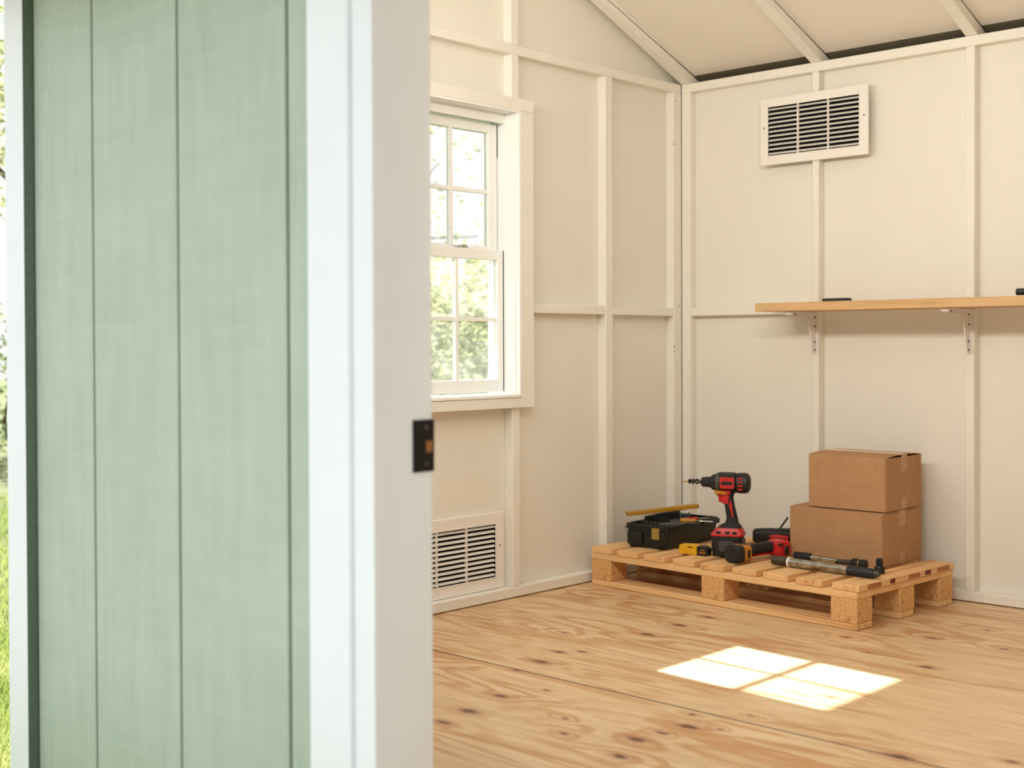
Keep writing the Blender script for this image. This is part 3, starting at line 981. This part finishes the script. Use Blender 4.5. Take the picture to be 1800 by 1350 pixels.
carton('larger brown cardboard box standing on the pallet, lower of the stack', 0.785, 1.182, -0.368, -0.055, PZ, 0.203, math.radians(-0.8), 0.001)
carton('smaller brown cardboard box with taped top, upper one of the stack', 0.855, 1.179, -0.347, -0.045, PZ + 0.2045, 0.207, math.radians(0.6), 0.006)

# ------------------------------------------------------------------ toolbox
tb = empty('toolbox', (0.342, -0.572, PZ + 0.0006), rz=math.radians(4.0))
# local: x from -W (left) to 0 (front right corner), y from 0 (front) to D
TW, TD, TH = 0.208, 0.405, 0.096
m = MB()
wallt = 0.005
def ring(inset, z):
    return [(a, b, z) for a, b in rrect(-TW / 2, TD / 2, TW - 2 * inset, TD - 2 * inset, 0.016)]
m.loft([ring(0.012, 0.0), ring(0.008, 0.004), ring(0.003, TH * 0.72), ring(0.003, TH * 0.73)])
m.obj('tub', M_BOXBLK, tb)
# rim: hollow frame
def hollow(mb, inset_o, inset_i, z0, z1):
    t_ = bmesh.new()
    n = len(ring(0, 0))
    ro0 = [t_.verts.new(p) for p in ring(inset_o, z0)]
    ro1 = [t_.verts.new(p) for p in ring(inset_o, z1)]
    ri1 = [t_.verts.new(p) for p in ring(inset_i, z1)]
    ri0 = [t_.verts.new(p) for p in ring(inset_i, z0)]
    for a, b in ((ro0, ro1), (ro1, ri1), (ri1, ri0), (ri0, ro0)):
        for i in range(n):
            t_.faces.new((a[i], a[(i + 1) % n], b[(i + 1) % n], b[i]))
    bmesh.ops.recalc_face_normals(t_, faces=t_.faces[:])
    mb._add(t_)
m = MB()
hollow(m, 0.003, 0.009, TH * 0.73, TH * 0.80)
hollow(m, -0.004, 0.009, TH * 0.80, TH * 0.86)
hollow(m, -0.001, 0.008, TH * 0.86, TH)
m.obj('rim', M_BOXBLK, tb)
# front latch recesses and brass latch plate
MB().box(-TW + 0.012, -TW + 0.085, -0.006, 0.004, 0.012, 0.066, 0.004, 2).obj('front_rib', M_BOXBLK, tb)
MB().box(-0.060, -0.012, -0.0045, 0.004, 0.010, 0.070, 0.004, 2).obj('front_rib', M_BOXBLK, tb)
MB().box(-TW + 0.135, -TW + 0.170, -0.010, 0.002, 0.040, 0.086, 0.002).obj('latch', M_BRASS, tb)['label'] = 'dull brass latch plate'
MB().box(-0.006, 0.008, 0.27, 0.403, TH * 0.74, TH - 0.004, 0.003).obj('side_lip', M_BOXBLK, tb)
# inner tray and back-left divider
tray = MB().box(-TW + 0.012, -0.012, 0.012, TD - 0.012, TH * 0.74, TH * 0.86).obj('tray', M_GREYP, tb, smooth=False)
MB().box(-TW + 0.014, -TW + 0.030, 0.12, TD - 0.02, TH * 0.865, TH + 0.018, 0.002).obj('tray_wall', M_BOXBLK, tb)
MB().box(-TW + 0.031, -0.10, 0.17, 0.176, TH * 0.865, TH + 0.012, 0.002).obj('tray_wall', M_BOXBLK, tb)
tag(tb, 'open black plastic toolbox with a brass latch on the left of the pallet', 'toolbox')
TBM = Matrix.Translation((0.342, -0.572, PZ)) @ Matrix.Rotation(math.radians(4.0), 4, 'Z')
TZ = TH * 0.86 + 0.0006
def inbox(x, y, z=TZ):
    return TBM @ Vector((x, y, z + 0.0004))

# things inside the toolbox
pl = empty('pliers', inbox(-0.095, 0.085), rz=math.radians(48))
MB().loft([[(0.00, a * 1.0, 0.006 + b) for a, b in rrect(0.010, 0, 0.012, 0.012, 0.005)], [(0.06, a, 0.007 + b) for a, b in rrect(0.016, 0, 0.014, 0.013, 0.006)], [(0.11, a, 0.006 + b) for a, b in rrect(0.006, 0, 0.012, 0.012, 0.005)]]).obj('handle', M_GREYP, pl)
MB().loft([[(0.00, a * 1.0, 0.006 + b) for a, b in rrect(-0.010, 0, 0.012, 0.012, 0.005)], [(0.06, a, 0.007 + b) for a, b in rrect(-0.016, 0, 0.014, 0.013, 0.006)], [(0.11, a, 0.006 + b) for a, b in rrect(-0.006, 0, 0.012, 0.012, 0.005)]]).obj('handle', M_GREYP, pl)
MB().loft([[(0.11, a, 0.007 + b) for a, b in rrect(0, 0, 0.024, 0.012, 0.004)], [(0.125, a, 0.007 + b) for a, b in rrect(0, 0, 0.030, 0.013, 0.004)], [(0.175, a, 0.006 + b) for a, b in rrect(0, 0, 0.008, 0.008, 0.003)]]).obj('jaws', M_STEEL, pl)
tag(pl, 'grey pliers lying in the front of the open toolbox', 'pliers')
for (px, py, ang, mat, lab) in ((-0.060, 0.235, 75, M_RED, 'small screwdriver with a dark red handle inside the open toolbox'), (-0.075, 0.215, 20, M_ORANGE, 'small screwdriver with an amber handle inside the open toolbox')):
    s = empty('screwdriver', inbox(px, py, TZ + 0.011), rz=math.radians(ang + 5.5))
    MB().lathe([(0, 0.006), (0.004, 0.0105), (0.02, 0.011), (0.05, 0.0085), (0.062, 0.0105), (0.07, 0.006)], 14).obj('handle', mat, s)
    MB().lathe([(0.0705, 0.0032), (0.13, 0.0032), (0.14, 0.0015)], 10).obj('shaft', M_CHROME, s)
    tag(s, lab, 'screwdriver')
jr = empty('bit_jar', inbox(-0.105, 0.300))
MB().lathe([(0.0, 0.022), (0.032, 0.024), (0.036, 0.020)], 20, Matrix.Rotation(-math.pi / 2, 4, 'Y')).obj('jar_body', M_JAR, jr)
MB().lathe([(0.0363, 0.021), (0.0400, 0.021)], 20, Matrix.Rotation(-math.pi / 2, 4, 'Y')).obj('jar_lid', M_CAP, jr)
cs = MB()
for i in range(7):
    a = i * 0.9
    cs.cyl((0.012 * math.cos(a), 0.012 * math.sin(a), 0.002), (0.010 * math.cos(a + .4), 0.010 * math.sin(a + .4), 0.022 + 0.001 * i), 0.003, n=8)
cs.obj('bits', M_TEAL, jr)
tag(jr, 'small clear jar of bits under the tan bar in the toolbox', 'jar')
sk = empty('socket_set', inbox(-0.150, 0.045))
for i in range(4):
    MB().lathe([(0, 0.009), (0.022, 0.009), (0.022, 0.006), (0.010, 0.006)], 14, Matrix.Translation((i * 0.021, 0.0, 0.0)) @ Matrix.Rotation(-math.pi / 2, 4, 'Y'), cap=True).obj('socket', M_STEEL, sk)
MB().box(-0.010, 0.073, -0.004, 0.004, 0.0, 0.004).obj('rail', M_GREYP, sk)
tag(sk, 'row of dark sockets just behind the front rim of the toolbox', 'socket set')

# tan bar lying across the box
A, B = Vector((0.062, -0.485, 0.276)), Vector((0.238, -0.215, 0.300))
d = B - A
q = Vector((1, 0, 0)).rotation_difference(d.normalized())
bar = empty('straightedge_bar', A)
bar.rotation_mode = 'QUATERNION'
bar.rotation_quaternion = Vector((d.x, d.y, d.z)).to_track_quat('X', 'Z')
L = d.length
MB().box(0, L, -0.018, 0.018, -0.0085, 0.0085, 0.003, 2).obj('bar', M_TANBAR, bar)
MB().lathe([(-0.0092, 0.006), (0.0092, 0.006)], 12, Matrix.Translation((L * 0.5, 0.0, 0)) @ Matrix.Rotation(-math.pi / 2, 4, 'Y')).obj('rivet', M_BRASS, bar)
tag(bar, 'tan wooden bar lying slanted across the top of the open toolbox', 'bar')

# ------------------------------------------------------------------ standing drill
DR = empty('cordless_drill', (0.588, -0.508, PZ + 0.0008), rz=math.atan2(-0.394, -0.918) + math.pi)
# local: nose points to -x
def sect(x, cy, cz, w, h, r):
    return [(x, cy + a, cz + b) for a, b in rrect(0, 0, w, h, r, 3)]
def zsect(z, cx, cy, lx, ly, r):
    return [(cx + a, cy + b, z) for a, b in rrect(0, 0, lx, ly, r, 3)]
m = MB()
m.loft([zsect(0, 0.002, 0, 0.108, 0.070, 0.012), zsect(0.004, 0.002, 0, 0.116, 0.078, 0.014), zsect(0.060, 0.002, 0, 0.118, 0.080, 0.014), zsect(0.080, 0.002, 0, 0.116, 0.078, 0.014)])
m.obj('battery', M_BLACK, DR)
MB().box(-0.060, -0.040, -0.030, -0.010, 0.020, 0.070, 0.003).box(0.055, 0.066, -0.028, 0.028, 0.015, 0.070, 0.004).box(-0.030, 0.030, -0.0415, -0.036, 0.020, 0.062, 0.002).obj('battery_clip', M_GREYP, DR)
m = MB()
m.loft([zsect(0.0805, 0.002, 0, 0.126, 0.086, 0.012), zsect(0.087, 0.002, 0, 0.128, 0.088, 0.012), zsect(0.104, 0.006, 0, 0.108, 0.074, 0.014), zsect(0.112, 0.008, 0, 0.098, 0.066, 0.014)])
red = m.obj('battery_collar', M_RED, DR)
mm = MB()
for x in (-0.030, 0.006, 0.034):
    mm.box(x - 0.009, x + 0.009, -0.0445, -0.030, 0.090, 0.100, 0.002, M=None)
mm.obj('vent_slot', M_BLACK, red)
m = MB()
m.loft([zsect(0.1125, 0.008, 0, 0.092, 0.060, 0.016), zsect(0.122, 0.012, 0, 0.080, 0.052, 0.018), zsect(0.130, 0.017, 0, 0.052, 0.042, 0.016), zsect(0.150, 0.018, 0, 0.044, 0.038, 0.016), zsect(0.200, 0.008, 0, 0.040, 0.036, 0.016), zsect(0.232, 0.000, 0, 0.044, 0.038, 0.016), zsect(0.252, -0.001, 0, 0.060, 0.042, 0.016)])
m.obj('grip', M_RUBBER, DR)
# red flash on the grip and trigger housing
MB().prism([(0.006, 0.205), (0.010, 0.245), (-0.022, 0.245), (-0.020, 0.208)], 'y', -0.0205, 0.0205, 0.002).obj('grip_flash', M_RED, DR)
MB().prism([(0.022, 0.150), (0.026, 0.152), (0.017, 0.225), (0.008, 0.205)], 'y', -0.0200, 0.0200, 0.001).obj('grip_flash', M_RED, DR)
MB().prism([(-0.022, 0.212), (-0.020, 0.246), (-0.046, 0.250), (-0.047, 0.243), (-0.037, 0.236), (-0.034, 0.212)], 'y', -0.010, 0.010, 0.002).obj('trigger', M_RED, DR)
# motor body along x at height ZB
ZB = 0.289
m = MB()
M0 = Matrix.Translation((0, 0, ZB))
m.lathe([(-0.066, 0.024), (-0.060, 0.030), (-0.040, 0.036), (-0.030, 0.039), (0.030, 0.040), (0.034, 0.039)], 24, M0, 0.92, 1.0)
m.box(-0.036, 0.030, -0.018, 0.018, ZB + 0.020, ZB + 0.041, 0.006, 2)
m.obj('motor_housing', M_BLACK, DR)
MB().lathe([(-0.044, 0.0365), (-0.041, 0.0385), (-0.034, 0.0392), (-0.031, 0.0385)], 24, M0, 0.93, 1.0).obj('torque_ring', M_GREYP, DR)
m = MB()
m.loft([[(x * 1.0, sgn, ZB + z) for x, z in rrect(0.004, 0.002, 0.056, 0.044, 0.006, 3)] for sgn in (-0.0405, 0.0405)])
m.prism([(-0.030, ZB - 0.018), (-0.030, ZB - 0.044), (0.012, ZB - 0.046), (0.020, ZB - 0.020)], 'y', -0.024, 0.024, 0.003)
redb = m.obj('side_cover', M_RED, DR)
MB().box(-0.018, 0.026, -0.0418, -0.0402, ZB - 0.006, ZB + 0.008, 0.0006).obj('label_panel', M_BLACK, redb)
MB().prism([(-0.050, ZB - 0.028), (-0.044, ZB - 0.044), (0.004, ZB - 0.046), (0.000, ZB - 0.034)], 'y', -0.0285, 0.0285, 0.002).obj('clutch_band', M_ORANGE, DR)
m = MB()
m.lathe([(0.0345, 0.034), (0.040, 0.041), (0.070, 0.042), (0.082, 0.038), (0.089, 0.026)], 24, M0, 0.95, 0.98)
rear = m.obj('rear_cap', M_BLACK, DR)
mm = MB()
for dz in (-0.022, -0.008, 0.006, 0.020):
    mm.box(0.046, 0.066, -0.0405, -0.028, ZB + dz - 0.003, ZB + dz + 0.003, 0.001)
mm.obj('cooling_fin', M_RED, rear)
MB().lathe([(-0.104, 0.015), (-0.100, 0.019), (-0.075, 0.021), (-0.0665, 0.0225)], 20, M0).obj('chuck', M_RUBBER, DR)
m = MB()
prof = []
m.lathe([(-0.118, 0.006), (-0.112, 0.008), (-0.104, 0.0075)], 12, M0)
# fluted drill bit
for k in range(2):
    secs = []
    for i in range(22):
        u = i / 21
        x = -0.116 - u * 0.042
        a = u * 9.0 + k * math.pi
        r = 0.0075 * (1 - 0.3 * u)
        cy, cz = r * math.cos(a), r * math.sin(a)
        secs.append([(x, cy + 0.0056 * math.cos(b), ZB + cz + 0.0056 * math.sin(b)) for b in [j * math.pi / 3 for j in range(6)]])
    m.loft(secs)
m.obj('auger_bit', M_STEEL, DR)
MB().lathe([(-0.184, 0.0012), (-0.180, 0.0026), (-0.154, 0.003)], 10, M0).obj('bit_tip', M_BRASS, DR)
tag(DR, 'red and black cordless drill standing upright on its battery beside the toolbox', 'drill')

# ------------------------------------------------------------------ yellow tape measure
tm = empty('tape_measure', (0.466, -0.594, PZ + 0.0006), rz=math.radians(6))
MB().prism([(-0.050, 0), (0.030, 0), (0.030, 0.036), (0.020, 0.041), (-0.046, 0.038), (-0.050, 0.033)], 'y', 0, 0.042, 0.003, seg=2).obj('yellow_case', M_YELLOW, tm)
MB().prism([(0.0305, 0.001), (0.076, 0.002), (0.078, 0.026), (0.062, 0.037), (0.0305, 0.036)], 'y', 0.003, 0.040, 0.003, seg=2).obj('rubber_grip', M_BLACK, tm)
MB().box(-0.012, 0.014, -0.0006, 0.004, 0.028, 0.033, 0.001).obj('blade_slot', M_DARK, tm)
MB().box(0.042, 0.070, -0.001, 0.004, 0.010, 0.014, 0.001).box(0.046, 0.066, -0.001, 0.004, 0.020, 0.023, 0.001).obj('grip_stripe', M_ORANGE, tm)
MB().box(0.034, 0.070, 0.0405, 0.054, 0.0, 0.030, 0.003).obj('belt_clip', M_YELLOW, tm)
tag(tm, 'yellow and black tape measure lying in front of the toolbox', 'tape measure')

# ------------------------------------------------------------------ cordless driver lying down
DV = empty('impact_driver', (0.704, -0.632, PZ + 0.0350), rz=math.radians(83))
# local x runs from the battery end (0) to the head
def lsec(x, cy, cz, w, h, r):
    return [(x, cy + a, cz + b) for a, b in rrect(0, 0, w, h, r, 4)]
m = MB()
m.loft([lsec(-0.024, 0, 0, 0.060, 0.050, 0.016), lsec(-0.018, 0, 0, 0.074, 0.062, 0.020), lsec(-0.004, 0, 0, 0.080, 0.067, 0.020), lsec(0.012, 0, 0, 0.080, 0.067, 0.020)])
m.obj('battery', M_RUBBER, DV)
m = MB()
m.loft([lsec(0.0125, 0, 0, 0.078, 0.066, 0.018), lsec(0.0180, 0, 0, 0.082, 0.068, 0.018), lsec(0.0540, 0, 0, 0.076, 0.064, 0.018), lsec(0.0600, 0, 0, 0.066, 0.058, 0.018)])
col_ = m.obj('battery_collar', M_ORANGE, DV)
MB().box(0.024, 0.046, -0.0405, -0.030, -0.018, 0.016, 0.003).box(0.022, 0.050, -0.022, 0.022, 0.028, 0.0345, 0.002).obj('release_button', M_BLACK, col_)
m = MB()
m.loft([lsec(0.0605, 0, 0.004, 0.058, 0.050, 0.020), lsec(0.0920, 0, 0.006, 0.046, 0.042, 0.019), lsec(0.1520, -0.002, 0.008, 0.042, 0.040, 0.018), lsec(0.2040, -0.004, 0.008, 0.050, 0.044, 0.018)])
m.obj('grip', M_RUBBER, DV)
MB().box(0.066, 0.197, -0.012, 0.012, -0.022, -0.012, 0.003).obj('grip_strip', M_RED, DV)
m = MB()
m.loft([lsec(0.1970, -0.010, 0.004, 0.054, 0.052, 0.016), lsec(0.2120, -0.016, 0.002, 0.070, 0.062, 0.018), lsec(0.2450, -0.022, 0.0, 0.080, 0.066, 0.020), lsec(0.2660, -0.022, 0.0, 0.070, 0.058, 0.020), lsec(0.2720, -0.022, 0.0, 0.046, 0.040, 0.018)])
hd = m.obj('head', M_RED, DV)
MB().lathe([(0.0, 0.020), (0.004, 0.018)], 20, Matrix.Translation((0.233, -0.0625, -0.004)) @ Matrix.Rotation(-math.pi / 2, 4, 'Z'), 0.62, 1.0).obj('side_opening', M_BLACK, hd)
MB().lathe([(0.0, 0.006), (0.03, 0.006)], 12, Matrix.Translation((0.210, -0.03, 0.020)) @ Matrix.Rotation(-math.pi / 2, 4, 'Z')).obj('screw', M_STEEL, hd)
tag(DV, 'cordless driver lying down with amber collar, black battery end and red head', 'power tool')

# black angled tool behind it
AT = empty('multi_tool', (0.535, -0.135, PZ + 0.0325), rz=math.radians(34))
m = MB()
m.loft([lsec(-0.060, 0, 0, 0.036, 0.040, 0.016), lsec(-0.050, 0, 0, 0.054, 0.060, 0.022), lsec(0.010, 0, 0.002, 0.056, 0.062, 0.022), lsec(0.075, 0, 0.002, 0.050, 0.054, 0.020), lsec(0.120, 0, 0.0, 0.044, 0.046, 0.018), lsec(0.132, 0, 0, 0.028, 0.030, 0.012)])
m.obj('housing', M_BLACK, AT)
MB().loft([lsec(0.010, -0.024, -0.010, 0.020, 0.034, 0.008), lsec(0.030, -0.030, -0.008, 0.024, 0.038, 0.008), lsec(0.085, -0.028, -0.010, 0.020, 0.030, 0.008)]).obj('switch_cover', M_RED, AT)
MB().prism([(0.046, 0.028), (0.054, 0.028), (0.085, 0.072), (0.088, 0.083), (0.080, 0.078)], 'y', -0.003, 0.003, 0.0012).obj('blade', M_BLACK, AT)
MB().box(0.040, 0.125, -0.010, 0.010, 0.024, 0.033, 0.003).obj('top_strip', M_GREYP, AT)
tag(AT, 'black power tool with a thin upright blade, behind the red headed driver', 'power tool')

# ------------------------------------------------------------------ two chrome tools in front of the boxes
T1 = empty('hand_pump', (0.832, -0.572, PZ + 0.0185), rz=math.atan2(-0.018, 0.436))
MB().lathe([(0.0, 0.010), (0.003, 0.0155), (0.072, 0.0165), (0.0725, 0.0168)], 22).obj('end_sleeve', M_STEEL, T1)
MB().lathe([(0.073, 0.0182), (0.081, 0.0182)], 22).obj('collar', M_CAP, T1)
MB().lathe([(0.0815, 0.0165), (0.322, 0.0175)], 24).obj('tube', M_CHROME, T1)
MB().lathe([(0.3225, 0.0185), (0.328, 0.0185)], 22).obj('ferrule', M_CHROME, T1)
MB().lathe([(0.3285, 0.0180), (0.335, 0.0188), (0.420, 0.0182), (0.432, 0.0165)], 22).obj('grip', M_NAVY, T1)
MB().lathe([(0.4325, 0.0145), (0.440, 0.0140), (0.446, 0.009), (0.452, 0.008)], 18).obj('end_cap', M_STEEL, T1)
tag(T1, 'thick chrome tube tool with a navy black grip, nearest the pallet front', 'pump')
T2 = empty('ratchet_wrench', (0.832, -0.412, PZ + 0.0170), rz=math.atan2(-0.02, 0.30))
MB().lathe([(0.0, 0.010), (0.004, 0.0150), (0.065, 0.0162), (0.074, 0.0150)], 20).obj('grip', M_RUBBER, T2)
MB().lathe([(0.0745, 0.0095), (0.150, 0.0105), (0.198, 0.0085), (0.206, 0.006)], 18).obj('rod', M_CHROME, T2)
MB().loft([lsec(0.185, 0, -0.003, 0.016, 0.016, 0.006), lsec(0.215, 0, -0.002, 0.024, 0.022, 0.008), lsec(0.255, 0, -0.002, 0.026, 0.024, 0.008)]).obj('neck', M_STEEL, T2)
MB().lathe([(0.2555, 0.014), (0.262, 0.0175), (0.284, 0.018), (0.287, 0.0155)], 20, Matrix.Translation((0, 0, 0.001))).obj('head', M_BLACK, T2)
MB().lathe([(0.2875, 0.0165), (0.291, 0.0165)], 20, Matrix.Translation((0, 0, 0.001))).obj('brass_band', M_BRASS, T2)
MB().lathe([(0.2915, 0.0150), (0.300, 0.0180), (0.314, 0.0180), (0.318, 0.0140)], 20, Matrix.Translation((0, 0, 0.001))).obj('knob', M_BLACK, T2)
tag(T2, 'slimmer chrome rod tool with black grip, lying against the lower cardboard box', 'wrench')
T3 = empty('rubber_foot', (1.225, -0.478, PZ + 0.0006), rz=math.radians(40))
MB().lathe([(0, 0.017), (0.004, 0.0195), (0.020, 0.0190), (0.028, 0.014)], 18, Matrix.Translation((0, 0, 0.0)) @ Matrix.Rotation(-math.pi / 2, 4, 'Y')).obj('foot', M_BLACK, T3)
MB().lathe([(0.0285, 0.011), (0.040, 0.013), (0.052, 0.012), (0.055, 0.008)], 16, Matrix.Rotation(-math.pi / 2, 4, 'Y')).obj('cap', M_RUBBER, T3)
MB().lathe([(0.0, 0.008), (0.030, 0.006)], 12, Matrix.Translation((-0.046, 0, 0.0095))).obj('stem', M_STEEL, T3)
tag(T3, 'small black rubber foot beside the right end of the chrome tube tool', 'foot')

# ------------------------------------------------------------------ housings of the added fill lamps (inside the front wall, unseen)
for i, (lx, ly, lz, ll) in enumerate(FILL_LAMPS):
    root = empty('added_fill_lamp', (lx, ly, lz))
    MB().box(-ll / 2, ll / 2, -0.039, 0.038, -0.05, 0.05, 0.006).obj('housing', M_VINYL, root)
    tag(root, 'white added fill lamp inside the front wall, ' + ('left of the door' if i == 0 else 'above the door'), 'lamp', 'added fill lamps')

# ------------------------------------------------------------------ garden: trees, shrubs, grass
def leaves(name, mat, parent, blobs, size, seed):
    rnd = random.Random(seed)
    vs, fs = [], []
    for (cx_, cy_, cz_), (rx, ry, rz), n in blobs:
        for _ in range(n):
            while True:
                a, b, c = (rnd.uniform(-1, 1) for _ in range(3))
                q = a * a + b * b + c * c
                if 0.08 < q < 1: break
            p = Vector((cx_ + a * rx, cy_ + b * ry, cz_ + c * rz))
            e = Matrix.Rotation(rnd.uniform(0, 6.28), 3, 'Z') @ Matrix.Rotation(rnd.uniform(-1.2, 1.2), 3, 'X')
            s = size * rnd.uniform(0.6, 1.3)
            k = len(vs)
            for u_, w_, h_ in ((-0.5, 0, 0), (0, 0.32, 0.06), (0.5, 0, 0), (0, -0.32, 0.06)):
                vs.append(p + e @ Vector((u_ * s, w_ * s, h_ * s)))
            fs.append((k, k + 1, k + 2, k + 3))
    me = bpy.data.meshes.new(name)
    me.from_pydata([tuple(x) for x in vs], [], fs)
    me.materials.append(mat)
    o = bpy.data.objects.new(name, me)
    COL.objects.link(o)
    o.parent = parent
    o['kind'] = 'stuff'
    return o


def plant(name, label, cat, x, y, mat, blobs, size, trunk, seed, group):
    root = empty(name, (x, y, -0.30))
    rnd = random.Random(seed)
    m = MB()
    h, r = trunk
    pts = [Vector((rnd.uniform(-.04, .04) * i, rnd.uniform(-.04, .04) * i, h * i / 4)) for i in range(5)]
    for i in range(4):
        m.cyl(pts[i], pts[i + 1], r * (1 - 0.17 * i), r * (1 - 0.17 * (i + 1)), 10)
    for (bx, by, bz), (rx, ry, rz), n in blobs:
        st = pts[-1] if bz > h else pts[2]
        m.cyl(st, (bx, by, bz), r * 0.35, r * 0.12, 7)
    m.obj('trunk', M_BARK, root)
    leaves('foliage', mat, root, blobs, size, seed)
    tag(root, label, cat, group)
    return root


GRP = 'trees and shrubs in the garden'
plant('garden_shrub', 'dense olive green shrub seen through the lower window sash', 'shrub', -6.0, 4.1, M_LEAF1,
      [((0, 0, 1.15), (1.25, 1.25, 1.0), 3400), ((0.6, -0.6, 0.9), (0.9, 0.9, 0.8), 1600), ((-.5, .7, 1.5), (.9, .9, .7), 1300)], 0.085, (0.9, 0.06), 3, GRP)
plant('garden_shrub', 'pale yellow green shrub behind the olive one outside the window', 'shrub', -9.3, 8.3, M_LEAF2,
      [((0, 0, 1.4), (1.7, 1.7, 1.4), 3200), ((0.2, -1.1, 1.5), (1.2, 1.2, 1.05), 1500), ((-.6, 1.1, 1.2), (1.4, 1.4, 1.1), 1500)], 0.12, (1.0, 0.08), 5, GRP)
plant('garden_tree', 'tall thin leaved tree seen through the upper window sash', 'tree', -12.9, 9.0, M_LEAF2,
      [((0, 0, 3.4), (1.9, 1.9, 0.9), 150), ((1.1, 1.6, 3.1), (1.3, 1.3, 0.8), 110), ((.8, 1.0, 4.3), (1.4, 1.4, .9), 160), ((0, 0, 5.2), (1.5, 1.5, .9), 200)], 0.13, (3.0, 0.07), 8, GRP)
plant('garden_tree', 'leafy tree with dark trunk at the left edge beyond the corner', 'tree', -7.9, 0.75, M_LEAF2,
      [((0, 0, 3.6), (1.6, 1.6, 1.2), 2200), ((.5, -.9, 3.2), (1.0, 1.0, .8), 800), ((-.6, .8, 4.2), (1.1, 1.1, .8), 800)], 0.11, (2.6, 0.10), 11, GRP)
plant('garden_shrub', 'low dark green shrub at the left edge beyond the corner', 'shrub', -10.6, 1.95, M_LEAF3,
      [((0, 0, 0.9), (1.5, 1.5, 0.95), 2600)], 0.10, (0.6, 0.05), 13, GRP)

rnd = random.Random(21)
vs, fs = [], []
for _ in range(26000):
    tt = rnd.uniform(0.03, 1.0) ** 1.3
    x = -0.15 - 7.2 * tt
    y = -3.05 + (x + 0.15) * -0.46 + rnd.uniform(-0.5, 0.6) * (0.35 + tt * 2.0)
    if x > -0.16: continue
    h = rnd.uniform(0.03, 0.075)
    a = rnd.uniform(0, 6.28)
    wdt = rnd.uniform(0.002, 0.005)
    lx, ly = rnd.uniform(-.04, .04), rnd.uniform(-.04, .04)
    k = len(vs)
    vs += [(x - wdt * math.cos(a), y - wdt * math.sin(a), -0.3), (x + wdt * math.cos(a), y + wdt * math.sin(a), -0.3), (x + lx, y + ly, -0.3 + h)]
    fs.append((k, k + 1, k + 2))
me = bpy.data.meshes.new('grass')
me.from_pydata(vs, [], fs)
me.materials.append(M_GRASS)
go = bpy.data.objects.new('grass', me)
COL.objects.link(go)
tag(go, 'short sunlit green grass of the lawn at the left edge', 'grass', kind='stuff')
